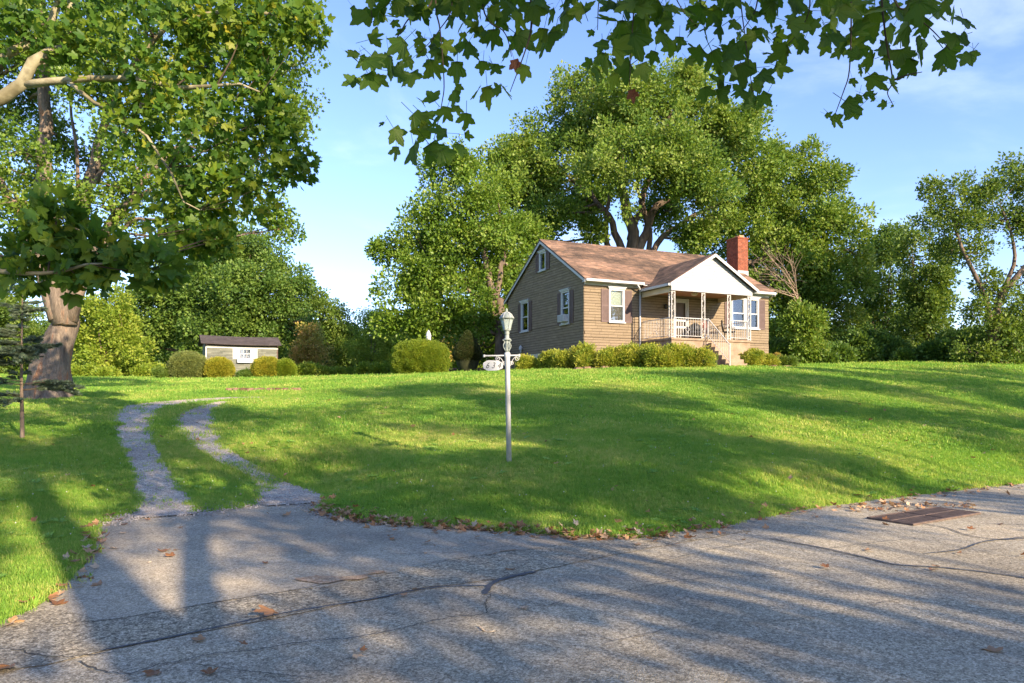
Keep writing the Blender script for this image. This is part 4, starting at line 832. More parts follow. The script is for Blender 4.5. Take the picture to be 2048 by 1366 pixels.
def wall(axis_, lo, hi, z0, ztop, holes, name, singles=0, seed=1, zbot=None):
    """block wall with recessed joints. axis_ 0: front (x runs along s, face at b=0); 1: left side (runs along b, face at s=0)"""
    r = random.Random(seed); back = LMB(); rest = LMB(); single = []
    def put(mb, a0b, a1b, a0t, a1t, z0, z1, proud, c):
        T = .12 if mb is back else .03
        o = -proud; i = o + T + (proud if mb is back else 0)
        if axis_ == 0: Vv = [(a0b, o, z0), (a1b, o, z0), (a1b, i, z0), (a0b, i, z0), (a0t, o, z1), (a1t, o, z1), (a1t, i, z1), (a0t, i, z1)]
        else: Vv = [(o, a0b, z0), (i, a0b, z0), (i, a1b, z0), (o, a1b, z0), (o, a0t, z1), (i, a0t, z1), (i, a1t, z1), (o, a1t, z1)]
        mb.hexa(Vv, c)
    zmax = ztop if not callable(ztop) else max(ztop(lo), ztop(hi), ztop((lo+hi)/2))
    cuts = sorted(set([round(z0 + i * CH, 4) for i in range(int((zmax - z0) / CH) + 2)] + [h[2] for h in holes] + [h[3] for h in holes]))
    def lim(z):      # extent of the wall at height z
        if not callable(ztop) or z <= min(ztop(lo), ztop(hi)): return lo, hi
        m = (RIDGE_Z - EAVE_Z) / (RIDGE_B - EAVE_B); off = .10
        return max(lo, EAVE_B + (z + off - EAVE_Z) / m), min(hi, 2 * RIDGE_B - EAVE_B - (z + off - EAVE_Z) / m)
    for za, zb in zip(cuts[:-1], cuts[1:]):
        if not callable(ztop) and za >= ztop - 1e-6: break
        if not callable(ztop): zb = min(zb, ztop)
        l0, h0 = lim(za); l1, h1_ = lim(zb)
        if h1_ - l1 < .02 or zb - za < .004: continue
        hs = [h for h in holes if h[2] < (za+zb)/2 < h[3]]; xs = [l0] + sum([[h[0], h[1]] for h in sorted(hs)], []) + [h0]
        row = int(round((za - z0) / CH + .001 - .5 * 0)); row = int((za - z0 + 1e-4) / CH)
        for k in range(0, len(xs), 2):
            a, b = xs[k], xs[k+1]; at = l1 if k == 0 else a; bt = h1_ if k + 1 == len(xs) - 1 else b
            put(back, a, b, at, bt, za, zb, 0.0, .5)
            rr = random.Random(row * 77 + seed); p = lo - rr.uniform(0, .6)
            while p < b:
                L = rr.choice([.50, .62, .78, .92]); col = rr.random(); q = p + L; pr = .014 + rr.random() * .006
                x0 = max(p + .004, a + .002); x1 = min(q - .004, b - .002)
                if x1 - x0 > .03:
                    t0 = max(x0, at + .002); t1 = min(x1, bt - .002)
                    if t1 - t0 > .02:
                        full = abs(t0 - x0) < 1e-6 and abs(t1 - x1) < 1e-6 and zb - za > CH * .6
                        zz0, zz1 = za + .020, zb
                        if full and singles: single.append((x0, x1, zz0, zz1, pr, col))
                        else: put(rest, x0, x1, t0, t1, zz0, zz1, pr, col)
                p = q
    if singles:
        single.sort(key=lambda q: -min(1, (q[1]-q[0]) / .3) - (.5 if 4.3 < q[2] < 6.9 and (q[0] < 3 or q[0] > 8) else 0))
        for x0, x1, a, b, pr, col in single[singles:]: put(rest, x0, x1, x0, x1, a, b, pr, col)
        global UB
        for x0, x1, a, b, pr, col in single[:singles]:
            key = int(col * 7.99)
            o = link('wall_block', UB[key], house); o.location = ((x0+x1)/2, .5*(-pr+.03-pr) if axis_ == 0 else 0, (a+b)/2 - BZ); o.scale = ((x1-x0), .03, (b-a))
    back.build(name, M['mortar'], house); rest.build('wall_blocks', M['wall'], house, kind='stuff')
UB = []
for i in range(8):
    mb = MB(); mb.box(-.5, .5, -.5, .5, -.5, .5, (i + .5) / 8); o = mb.build('ub', M['wall']); UB.append(o.data); o.data.name = 'wall_block'; bpy.data.objects.remove(o)
wall(0, 0, LEN, 3.1, 6.80, [w_[:4] for w_ in win_front] + [door], 'front_wall', 298, 1)
def gtop(b): return min(roofz(b) - .10, 99)
wall(1, 0, DEP, 3.74, gtop, [w_[:4] for w_ in win_left], 'gable_wall', 0, 2)
lb = LMB(); lb.box(LEN - .12, LEN, .121, DEP, 2.6, 6.9); lb.box(.121, LEN - .121, DEP - .12, DEP, 2.6, 6.8)
lb.add([(LEN, 0, 6.75), (LEN, DEP, 6.75), (LEN, RIDGE_B, 9.3), (LEN - .12, 0, 6.75), (LEN - .12, DEP, 6.75), (LEN - .12, RIDGE_B, 9.3)], [(0, 1, 2), (3, 5, 4), (0, 3, 4, 1), (1, 4, 5, 2), (2, 5, 3, 0)])
lb.build('back_wall', M['wall'], house)
lb = LMB(); lb.box(.01, .11, .13, 6.9, 2.3, 3.735); lb.box(.13, LEN - .01, .01, .11, 2.3, 3.095); lb.build('foundation', M['found'], house)
lb = LMB(); lb.box(-.005, .11, 6.93, DEP, 2.3, 3.735); lb.build('garage_side_panel', M['wall'], house)
lb = LMB(); lb.box(-.03, .1, 6.905, 6.927, 2.3, 3.735); lb.build('corner_post', M['black'], house)
lb = LMB(); lb.box(.13, LEN - .13, .13, DEP - .13, 4.1, 4.2); lb.build('floor_slab', M['interior'], house)

def window(axis_, a0, a1, z0, z1, kind, ac=False, blind=True):
    """frame proud of the wall, two sashes, panes, blind, sill and crown board"""
    def mk(): return LMB()
    def B(mb, x0, x1, y0, y1, za, zb):
        if axis_ == 0: mb.box(x0, x1, y0, y1, za, zb)
        else: mb.box(y0, y1, x0, x1, za, zb)
    fr = mk(); w_ = .075
    B(fr, a0 - .01, a0 + w_, -.06, .07, z0, z1); B(fr, a1 - w_, a1 + .01, -.06, .07, z0, z1)
    B(fr, a0 + w_, a1 - w_, -.058, .07, z1 - w_, z1); B(fr, a0 + w_, a1 - w_, -.058, .07, z0, z0 + w_)
    if kind == 2: m = (a0 + a1) / 2; B(fr, m - .08, m + .08, -.056, .07, z0 + w_, z1 - w_)
    f = fr.build('window_frame', M['white'], house)
    hd = mk(); B(hd, a0 - .05, a1 + .05, -.10, -.0, z1, z1 + .065); B(hd, a0 - .09, a1 + .09, -.13, -.0, z1 + .065, z1 + .10); hd.build('crown_board', M['white'], f_parent(f))
    si = mk(); B(si, a0 - .04, a1 + .04, -.12, -.0, z0 - .055, z0); si.build('sill', M['white'], f_parent(f))
    bays = [(a0 + w_, a1 - w_)] if kind != 2 else [(a0 + w_, (a0+a1)/2 - .08), ((a0+a1)/2 + .08, a1 - w_)]
    for x0, x1 in bays:
        zm = (z0 + z1) / 2 - .02 if kind else z0 + w_
        if kind:
            s2 = mk(); B(s2, x0, x1, -.03, .05, zm - .025, zm + .03)
            B(s2, x0, x0 + .03, -.02, .05, zm + .03, z1 - w_); B(s2, x1 - .03, x1, -.02, .05, zm + .03, z1 - w_); s2.build('sash', M['white'], f)
            p = mk(); B(p, x0 + .03, x1 - .03, .02, .026, zm + .03, z1 - w_); p.build('pane', M['glass'], f)
            bl = mk(); nb = 14 if blind else 0
            top = z1 - w_; bot = zm - .0
            for i in range(nb):
                zz = bot + (top - bot) * i / nb; B(bl, x0 + .02, x1 - .02, .055 + .006 * (i % 2), .07 + .006 * (i % 2), zz, zz + (top - bot) / nb - .004)
            if nb: bl.build('blind', M['blind'], f)
        p = mk(); B(p, x0 + .002, x1 - .002, .015, .021, z0 + w_, (zm - .025) if kind else z1 - w_); p.build('pane', M['glass'], f)
        sc = mk(); B(sc, x0, x1, .032, .036, z0 + w_, (zm - .025) if kind else z1 - w_); sc.build('insect_screen', M['screen'] if axis_ == 0 else M['interior'], f)
        it = mk(); B(it, x0 - .05, x1 + .05, .12, .13, z0, z1); it.build('dark_room', M['interior'], f)
    return f
def f_parent(f): return f
def shutter(axis_, a0, a1, z0, z1):
    def B(mb, x0, x1, y0, y1, za, zb):
        if axis_ == 0: mb.box(x0, x1, y0, y1, za, zb)
        else: mb.box(y0, y1, x0, x1, za, zb)
    mb = LMB(); e = .045; zm = z0 + (z1 - z0) * .47
    B(mb, a0, a0 + e, -.058, -.022, z0, z1); B(mb, a1 - e, a1, -.058, -.022, z0, z1)
    for z in (z0, zm, z1 - .06): B(mb, a0 + e, a1 - e, -.056, -.022, z, z + .06)
    o = mb.build('shutter', M['shutter'], house)
    lv = LMB()
    for lo_, hi_ in ((z0 + .06, zm), (zm + .06, z1 - .06)):
        n = int((hi_ - lo_) / .05)
        for i in range(n):
            z = lo_ + (hi_ - lo_) * i / n
            B(lv, a0 + e, a1 - e, -.050 + .0, -.026, z + .004, z + (hi_ - lo_) / n - .010)
    B(lv, a0 + e, a1 - e, -.030, -.022, z0 + .06, z1 - .06)
    lv.build('louvres', M['shutter'], o, kind='stuff')
for a0, a1, z0, z1, k in win_front:
    window(0, a0, a1, z0, z1, k); shutter(0, a0 - .42, a0 - .03, z0 - .02, z1 - .03); shutter(0, a1 + .03, a1 + .42, z0 - .02, z1 - .03)
for i, (a0, a1, z0, z1, k) in enumerate(win_left):
    window(1, a0, a1, z0, z1, k, blind=True); wd = .36 if k else .40; shutter(1, a0 - wd - .02, a0 - .03, z0 - .02, z1 - .03); shutter(1, a1 + .03, a1 + wd + .02, z0 - .02, z1 - .03)
# air conditioner in the near side window
ac = empty('air_conditioner', hw(-.12, 1.70, 5.075), TH, label='white window air conditioner in the lower sash of the nearer shaded side window', cat='air conditioner')
mb = MB(); mb.box(-.18, .16, -.32, .32, 0, .34); mb.build('casing', M['white'], ac, bevel=.012)
mb = MB(); mb.box(-.188, -.182, -.29, -.02, .03, .31)
for i in range(6): mb.box(-.194, -.186, .02, .29, .035 + i * .048, .06 + i * .048)
mb.build('grille', M['grey'], ac)
# dryer vent / wall lamp low on the side wall
lb = LMB(); lb.lathe([(.03, 3.85), (.05, 3.9), (.03, 3.97), (.09, 4.02), (.10, 4.10), (.06, 4.22), (.02, 4.26)], 10, cx=-.13, cy=6.5); lb.box(-.1, 0, 6.46, 6.54, 4.1, 4.16); lb.build('wall_lamp', M['white'], house, True)

# main roof: deck, shingle courses, gutters, rake boards
O0, O1 = -.16, LEN + .16
m_ = (RIDGE_Z - EAVE_Z) / (RIDGE_B - EAVE_B); T = .07
lb = LMB()
for sgn in (0, 1):
    e = EAVE_B if sgn == 0 else 2 * RIDGE_B - EAVE_B
    lb.hexa([(O0, e, EAVE_Z - T), (O1, e, EAVE_Z - T), (O1, RIDGE_B, RIDGE_Z - T), (O0, RIDGE_B, RIDGE_Z - T), (O0, e, EAVE_Z), (O1, e, EAVE_Z), (O1, RIDGE_B, RIDGE_Z), (O0, RIDGE_B, RIDGE_Z)])
lb.build('roof', M['shutter'], house)
def roofmat():
    m, nt, o = newmat('roof_shingle'); vec = coords(nt, False, (1, 1, 1))
    n = noise_n(nt, .95, 6, coords(nt, False, (.42, 1.0, 1.0)), .62, .35)
    c = ramp(nt, [(.34, (.085, .056, .038)), (.46, (.15, .098, .066)), (.54, (.24, .148, .098)), (.68, (.33, .215, .145))], n.outputs['Fac']).outputs[0]
    a = N(nt, 'ShaderNodeAttribute', attribute_name='rnd'); r = ramp(nt, [(0, (.60, .62, .66)), (.7, (1.0, 1, 1)), (1, (1.3, 1.25, 1.2))], a.outputs['Fac']).outputs[0]
    c = mixc(nt, c, r, 1, 'MULTIPLY')
    b = N(nt, 'ShaderNodeBsdfPrincipled'); nt.links.new(c, b.inputs['Base Color']); b.inputs['Roughness'].default_value = .95
    g = noise_n(nt, 120, 2, vec); bp = N(nt, 'ShaderNodeBump'); bp.inputs['Strength'].default_value = .5; bp.inputs['Distance'].default_value = .01
    nt.links.new(g.outputs['Fac'], bp.inputs['Height']); nt.links.new(bp.outputs[0], b.inputs['Normal']); nt.links.new(b.outputs[0], o.inputs[0]); return m
M['roof'] = roofmat()
def shingles(mb, A, B, up_from, up_to, lo, hi, step=.14, tab=.30, seed=5, clip=None):
    """A(u, k) -> point on the roof plane: u along the eave, k 0..1 up the slope"""
    r = random.Random(seed); L = np.linalg.norm(np.array(A(lo, 1)) - np.array(A(lo, 0))); n = int(L / step)
    nrm = np.cross(np.array(A(hi, 0)) - np.array(A(lo, 0)), np.array(A(lo, 1)) - np.array(A(lo, 0))); nrm /= np.linalg.norm(nrm)
    if nrm[2] < 0: nrm = -nrm
    for i in range(n):
        k0, k1 = i / n, min(1, (i + 1.25) / n); u = lo - r.uniform(0, tab)
        while u < hi:
            a, b = max(u + .004, lo), min(u + tab - .004, hi); u += tab
            if b - a < .02: continue
            p = [np.array(A(a, k0)), np.array(A(b, k0)), np.array(A(b, k1)), np.array(A(a, k1))]; lift = .016 + r.random() * .004
            base = [p[0] + nrm * .002, p[1] + nrm * .002, p[2] + nrm * .001, p[3] + nrm * .001]; top = [p[0] + nrm * lift, p[1] + nrm * lift, p[2] + nrm * .003, p[3] + nrm * .003]
            mb.hexa(base + top, r.random())
lb = LMB()
shingles(lb, lambda u, k: (u, EAVE_B + (RIDGE_B - EAVE_B) * k, EAVE_Z + (RIDGE_Z - EAVE_Z) * k), None, 0, 1, O0, O1, .135, .30)
for i in range(48): lb.hexa([(O0 + i*(O1-O0)/48, RIDGE_B - .13, RIDGE_Z - .055), (O0 + (i+.97)*(O1-O0)/48, RIDGE_B - .13, RIDGE_Z - .06), (O0 + (i+.97)*(O1-O0)/48, RIDGE_B + .13, RIDGE_Z - .06), (O0 + i*(O1-O0)/48, RIDGE_B + .13, RIDGE_Z - .055),
     (O0 + i*(O1-O0)/48, RIDGE_B - .02, RIDGE_Z + .03), (O0 + (i+.97)*(O1-O0)/48, RIDGE_B - .02, RIDGE_Z + .022), (O0 + (i+.97)*(O1-O0)/48, RIDGE_B + .02, RIDGE_Z + .022), (O0 + i*(O1-O0)/48, RIDGE_B + .02, RIDGE_Z + .03)], random.random())
lb.build('shingles', M['roof'], house, kind='stuff')
def rake(mb, s0, s1, b0, z0, b1, z1, hgt): mb.hexa([(s0, b0, z0 - hgt), (s1, b0, z0 - hgt), (s1, b1, z1 - hgt), (s0, b1, z1 - hgt), (s0, b0, z0), (s1, b0, z0), (s1, b1, z1), (s0, b1, z1)])
for ss in ((O0 + .012, O0 + .035), (O1 - .035, O1 - .012)):
    lb = LMB(); rake(lb, *ss, EAVE_B, EAVE_Z - T - .002, RIDGE_B, RIDGE_Z - T - .002, .13); rake(lb, *ss, 2*RIDGE_B - EAVE_B, EAVE_Z - T - .002, RIDGE_B, RIDGE_Z - T - .002, .13)
    rake(lb, ss[0] + .025 if ss[0] < 0 else -9 + LEN + 9.01, .0 - .013 if ss[0] < 0 else LEN + .12, EAVE_B, EAVE_Z - T - .02, RIDGE_B, RIDGE_Z - T - .02, .02)
    lb.build('rake_board', M['white'], house)
lb = LMB(); lb.box(O0 + .05, 3.02, EAVE_B - .10, EAVE_B - .002, EAVE_Z - .135, EAVE_Z - .02); lb.build('gutter', M['white'], house, bevel=.01)
lb = LMB(); lb.box(7.96, O1 - .04, EAVE_B - .10, EAVE_B - .002, EAVE_Z - .135, EAVE_Z - .02); lb.build('gutter', M['white'], house, bevel=.01)
lb = LMB(); lb.box(O0 + .05, O1 - .05, EAVE_B + .0, -.024, 6.735, 6.765); lb.box(.0, 3.0, -.06, -.024, 6.63, 6.73); lb.box(7.9, LEN, -.06, -.024, 6.63, 6.73); lb.build('soffit', M['white'], house)
lb = LMB(); lb.box(O0 + .05, O1 - .05, 2*RIDGE_B - EAVE_B + .002, 2*RIDGE_B - EAVE_B + .1, EAVE_Z - .135, EAVE_Z - .02); lb.build('gutter', M['white'], house)
# downspout at the left of the porch and at the garage corner
lb = LMB(); lb.tube([(2.62, -.38, 6.78), (2.80, -.30, 6.62), (2.98, -.12, 6.48), (3.0, -.075, 6.30)], .042, 8); lb.tube([(3.0, -.075, 6.30), (3.0, -.075, 3.0)], .04, 8); lb.build('downspout', M['white'], house, True)
lb = LMB(); lb.tube([(-.06, 6.86, 3.7), (-.06, 6.86, 2.5)], .035, 8); lb.build('downspout', M['white'], house, True)

# chimney
ch = LMB(); c0, c1, d0, d1, zt = 10.72, 11.42, 1.95, 2.85, 10.16
ch.box(c0 + .012, c1 - .012, d0 + .012, d1 - .012, 2.6, zt - .07); chim = ch.build('chimney', M['brickm'], house)
lb = LMB(); r_ = random.Random(4); z = 6.9; row = 0
while z < zt - .08:
    for (ax, lo, hi, fx) in ((0, c0, c1, d0), (0, c0, c1, d1), (1, d0, d1, c0), (1, d0, d1, c1)):
        u = lo - (.105 if row % 2 else 0)
        while u < hi:
            a, b = max(u + .005, lo), min(u + .2, hi); u += .205; pr = r_.random() * .003
            if b - a < .03: continue
            lo_f, hi_f = (fx - pr, fx + .014) if fx in (d0, c0) else (fx - .014, fx + pr)
            if ax == 0: lb.box(a, b, lo_f, hi_f, z + .007, z + .066, r_.random())
            else:
                lb.box(lo_f, hi_f, a + .014, b - .014 if b == hi else b, z + .005, z + .068, r_.random())
    z += .073; row += 1
lb.build('bricks', M['brick'], chim, kind='stuff')
lb = LMB(); lb.box(c0 - .03, c1 + .03, d0 - .03, d1 + .03, zt - .068, zt); lb.build('chimney_cap', M['brick'], chim)
lb = LMB(); lb.box(c0 + .2, c1 - .2, d0 + .1, d0 + .5, zt, zt + .13); lb.box(c0 + .05, c0 + .18, d0 + .1, d1 - .1, zt, zt + .04); lb.build('flue', M['clay'], chim)
lb = LMB(); lb.box(c0 - .02, c1 + .02, d0 - .02, d1 + .02, 7.0, roofz(d0) + .16); lb.build('flashing', M['flash'], chim)

# porch: base, deck, steps
PS0, PS1, PT = 3.13, 7.75, 2.31; DK = 4.16
lb = LMB(); lb.box(PS0 + .05, PS1 - .05, -PT + .06, -.03, 2.4, DK - .10); porch = lb.build('porch_base', M['porchc'], house)
lb = LMB(); lb.box(PS0, PS1, -PT, -.028, DK - .098, DK); lb.build('porch_deck', M['porchc'], house, bevel=.01)
SX0, SX1 = 5.15, 6.20; nst = 7; rise = (DK - 2.80) / nst; run = .235
for i in range(nst - 1):
    lb = LMB(); zt_ = DK - rise * (i + 1); lb.box(SX0, SX1, -PT - run * (i + 1), -PT - run * i - (.002 if i else .002), 2.45, zt_, .4)
    lb.build('step', M['porchc'], house, bevel=.012)
lb = LMB(); lb.box(SX0 - .2, SX1 + .25, -PT - run * 6 - .75, -PT - run * 6 - .003, 2.6, 2.835); lb.build('landing_slab', M['porchc'], house, bevel=.02)
# door
lb = LMB(); a0, a1, z0, z1 = door
lb.box(a0 - .0, a0 + .08, -.05, .08, z0, z1); lb.box(a1 - .08, a1, -.05, .08, z0, z1); lb.box(a0 + .08, a1 - .08, -.05, .08, z1 - .09, z1)
df = lb.build('door_frame', M['white'], house)
lb = LMB(); lb.box(a0 + .08, a1 - .08, .06, .10, z0, z1 - .09); lb.build('door', M['dooro'], df)
lb = LMB()
for x in (a0 + .085, a1 - .175): lb.box(x, x + .09, -.02, .01, z0 + .02, z1 - .1)
for z in (z0 + .02, z0 + .62, z0 + .95, z1 - .19): lb.box(a0 + .175, a1 - .175, -.018, .01, z, z + .10)
for k in range(1, 4): x = a0 + .175 + (a1 - a0 - .35) * k / 4; lb.box(x - .014, x + .014, -.012, .006, z0 + .12, z0 + .62); lb.box(x - .014, x + .014, -.012, .006, z0 + .72, z0 + .95)
lb.build('storm_door', M['white'], df)
lb = LMB(); lb.lathe([(.02, z0 + 1.0), (.03, z0 + 1.03), (.02, z0 + 1.06)], 8, cx=a1 - .13, cy=-.05); lb.build('handle', M['black'], df)
# wall lantern and ceiling lamp
lb = LMB(); lb.lathe([(.03, 5.72), (.07, 5.76), (.08, 5.92), (.03, 5.98)], 8, cx=4.45, cy=-.12); lb.box(4.43, 4.47, -.10, 0, 5.9, 5.94); lb.build('wall_lamp', M['black'], house)
# porch roof
PE0, PE1, PF, PEZ, PPZ, PM = 2.93, 7.95, -2.50, 6.56, 8.04, 5.44
def proof(u): return PEZ + (PPZ - PEZ) * (1 - abs(u - PM) / (PM - PE0))
BACK = 2.2
lb = LMB()
for e in (PE0, PE1): lb.hexa([(e, PF, PEZ - .06), (PM, PF, PPZ - .06), (PM, BACK, PPZ - .06), (e, BACK, PEZ - .06), (e, PF, PEZ), (PM, PF, PPZ), (PM, BACK, PPZ), (e, BACK, PEZ)])
pr = lb.build('porch_roof', M['shutter'], house)
lb = LMB()
shingles(lb, lambda u, k: (PE0 + (PM - PE0) * k, u, PEZ + (PPZ - PEZ) * k), None, 0, 1, PF, BACK, .135, .30, 8)
shingles(lb, lambda u, k: (PE1 + (PM - PE1) * k, u, PEZ + (PPZ - PEZ) * k), None, 0, 1, PF, BACK, .135, .30, 9)
lb.build('shingles', M['roof'], pr, kind='stuff')
# gable boards, one by one
z = 6.50; bh = .125; GF = -PT + .03
while z < PPZ - .14:
    za, zb = z, min(z + bh, PPZ - .10); f0 = lambda zz: PE0 + .14 + (PM - PE0 - .14) * max(0, (zz - 6.52)) / (PPZ - .09 - 6.52)
    x0, x1 = f0(za), f0(zb); lb = LMB()
    lb.hexa([(x0, GF - .034, za), (2*PM - x0, GF - .034, za), (2*PM - x0, GF, za), (x0, GF, za), (x1, GF - .016, zb), (2*PM - x1, GF - .016, zb), (2*PM - x1, GF, zb), (x1, GF, zb)], random.random())
    lb.build('gable_board', M['gable'], pr); z += bh
lb = LMB(); lb.add([(PE0 + .1, GF + .002, 6.46), (PE1 - .1, GF + .002, 6.46), (PM, GF + .002, PPZ - .06), (PE0 + .1, GF + .05, 6.46), (PE1 - .1, GF + .05, 6.46), (PM, GF + .05, PPZ - .06)], [(0, 1, 2), (3, 5, 4), (0, 3, 4, 1), (1, 4, 5, 2), (2, 5, 3, 0)]); lb.build('gable_backing', M['white'], pr)
for sgn in (-1, 1):
    e = PE0 if sgn < 0 else PE1; lb = LMB(); t = .062
    lb.hexa([(e, PF - .02, PEZ - t - .085), (PM, PF - .02, PPZ - t - .085), (PM, PF + .012, PPZ - t - .085), (e, PF + .012, PEZ - t - .085), (e, PF - .02, PEZ - .012), (PM, PF - .02, PPZ - .012), (PM, PF + .0, PPZ - .012), (e, PF + .0, PEZ - .012)])
    lb.build('rake_board', M['white'], pr)
    lb = LMB(); x = PE0 - .09 if sgn < 0 else PE1 + .002; lb.box(x, x + .088, PF + .02, -.36, PEZ - .13, PEZ - .02); lb.build('gutter', M['white'], pr, bevel=.01)
lb = LMB(); lb.box(PS0 - .02, PS1 + .02, -PT - .02, -PT + .10, 6.26, 6.499); lb.build('front_beam', M['gable'], house)
lb = LMB(); lb.box(PS0 - .02, PS0 + .08, -PT + .101, -.03, 6.20, 6.44); lb.build('side_beam', M['cream'], house)
lb = LMB(); lb.box(PS1 - .08, PS1 + .02, -PT + .101, -.03, 6.20, 6.44); lb.build('side_beam', M['cream'], house)
lb = LMB(); lb.box(PS0 + .081, PS1 - .081, -PT + .101, -.031, 6.40, 6.43); pc = lb.build('porch_ceiling', M['soffit'], house)
lb = LMB(); lb.lathe([(.07, 6.25), (.14, 6.29), (.16, 6.35), (.15, 6.398)], 14, cx=5.2, cy=-1.3); lb.build('ceiling_lamp', M['cream'], house, True)
# iron posts with scrolls
def scroll_pts(cx_, z0, h, w_, flip):
    p = []
    for k in range(26):     # an S made from two spirals
        t = k / 25 * 2 - 1; a = t * 3.6; rad = 1 - abs(t) * .62
        y = z0 + h / 2 + math.copysign(1, t) * h * .25 - math.copysign(1, t) * math.cos(a) * h * .25 * rad if t != 0 else z0 + h / 2
        x = cx_ + math.sin(a) * w_ * .5 * rad * flip
        p.append((x, y))
    return p
def iron_post(s, b, along, z0=DK, z1=6.25, secs=((.08, .5), (.62, 1.02), (1.14, 1.55), (1.66, 2.04))):
    W_ = .17; mb = LMB()
    for e in (-W_/2, W_/2):
        x, y = (s + e, b) if along == 0 else (s, b + e); mb.box(x - .014, x + .014, y - .014, y + .014, z0, z1)
    for z in (z0 + .03, z1 - .05): 
        if along == 0: mb.box(s - W_/2 + .014, s + W_/2 - .014, b - .011, b + .011, z, z + .022)
        else: mb.box(s - .011, s + .011, b - W_/2 + .014, b + W_/2 - .014, z, z + .022)
    po = mb.build('porch_post', M['whiteiron'], house)
    for i, (za, zb) in enumerate(secs):
        sb = LMB(); h = (zb - za) / 2
        for q in (0, 1):
            pts = scroll_pts(0, z0 + za + q * h, h, W_ * .80, 1 if q == 0 else -1)
            sb.tube([((s + x, b, z) if along == 0 else (s, b + x, z)) for x, z in pts], .0085, 5)
        sb.build('scroll', M['whiteiron'], po, True)
iron_post(PS0 + .13, -PT + .05, 0); iron_post(PS0 + .05, -PT + .16, 1)
iron_post(4.93, -PT + .05, 0); iron_post(6.42, -PT + .05, 0); iron_post(PS1 - .12, -PT + .05, 0); iron_post(PS1 - .05, -PT + .16, 1)
def rail(p0, p1, z0a, z0b, n, name='railing', hgt=.90, low=.10):
    """top rail, bottom rail, balusters each a part"""
    p0, p1 = np.array(p0, float), np.array(p1, float); mb = LMB()
    mb.tube([(*p0, z0a + hgt), (*p1, z0b + hgt)], .020, 6); mb.tube([(*p0, z0a + low), (*p1, z0b + low)], .014, 6)
    r = mb.build(name, M['whiteiron'], house)
    for i in range(n):
        t = (i + .5) / n; q = p0 + (p1 - p0) * t; z = z0a + (z0b - z0a) * t; b = LMB(); b.tube([(*q, z + low), (*q, z + hgt)], .009, 4)
        b.build('baluster', M['whiteiron'], r)
    return r
rail((PS0 + .05, -.08), (PS0 + .05, -PT + .28), DK, DK, 16)
r1 = rail((PS0 + .23, -PT + .05), (4.83, -PT + .05), DK, DK, 11)
rail((5.03, -PT + .05), (5.19, -PT + .05), DK, DK, 2)
rail((6.52, -PT + .05), (PS1 - .22, -PT + .05), DK, DK, 9)
rail((PS1 - .05, -PT + .26), (PS1 - .05, -.08), DK, DK, 16)
rail((5.19, -PT + .02), (5.19, -PT - 1.40), DK + .0, 2.90, 12, 'stair_railing', .92, .14)
lb = LMB(); lb.box(5.175, 5.205, -PT - 1.43, -PT - 1.40, 2.8, 3.86); lb.box(5.175, 5.205, -PT + .02, -PT + .05, DK, DK + .93); lb.build('newel_post', M['whiteiron'], house)
for (s_, b_, al) in ((4.05, -PT + .05, 0), (PS0 + .05, -1.15, 1)):   # scroll medallions in the rails
    sb = LMB()
    for q, fl in ((.18, 1), (.50, -1)):
        for mir in (-1, 1):
            pts = scroll_pts(0, DK + q, .30, .12, fl * mir); sb.tube([((s_ + x + mir * .06, b_, z) if al == 0 else (s_, b_ + x + mir * .06, z)) for x, z in pts], .008, 5)
    sb.build('scroll_panel', M['whiteiron'], house, True)

# chairs on the porch
def patio_chair(s, b, rot, metal, cloth, label, hood):
    p = hw(s, b, DK); c = empty('patio_chair', p, TH + rot, label=label, cat='chair')
    for x in (-.25, .25):
        for y in (-.22, .22):
            mb = MB(); mb.tube([(x, y, 0), (x * .95, y * .95, .42)], .014, 6); mb.build('leg', metal, c)
        mb = MB(); mb.tube(smoothpath([(x, -.24, .40), (x * 1.08, -.26, .62), (x * 1.08, .0, .66), (x * 1.05, .25, .60)], 12), .016, 6); mb.build('armrest', metal, c, True)
    mb = MB(); mb.box(-.26, .26, -.25, .25, .40, .47); mb.build('seat', cloth, c, bevel=.025)
    mb = MB(); a = []; n = 10
    for i in range(n + 1):
        t = i / n; x = -.27 + .54 * t; top = .86 + .16 * math.sin(math.pi * t) + hood
        a.append((x, .22 + .05, .45, top))
    V = []; Fs = []
    for i, (x, y, z0_, z1_) in enumerate(a): V += [(x, y - .03, z0_), (x, y + .03, z0_), (x, y + .10, z1_), (x, y + .04, z1_)]
    for i in range(n):
        k = 4 * i
        for j in range(4): Fs.append((k + j, k + (j+1) % 4, k + 4 + (j+1) % 4, k + 4 + j))
    Fs += [(3, 2, 1, 0), (4*n, 4*n+1, 4*n+2, 4*n+3)]
    mb.add(V, Fs); mb.build('backrest', cloth, c, True)
patio_chair(5.75, -.75, -.5, M['black'], M['black'], 'black iron chair on the porch straight above the steps', -.1)
patio_chair(6.55, -.85, .4, M['black'], M['maroon'], 'chair draped in brown cloth on the porch, between the two others', .06)
patio_chair(7.10, -1.5, .9, M['black'], M['black'], 'black chair behind the right-hand porch railing, in front of the double window', .0)

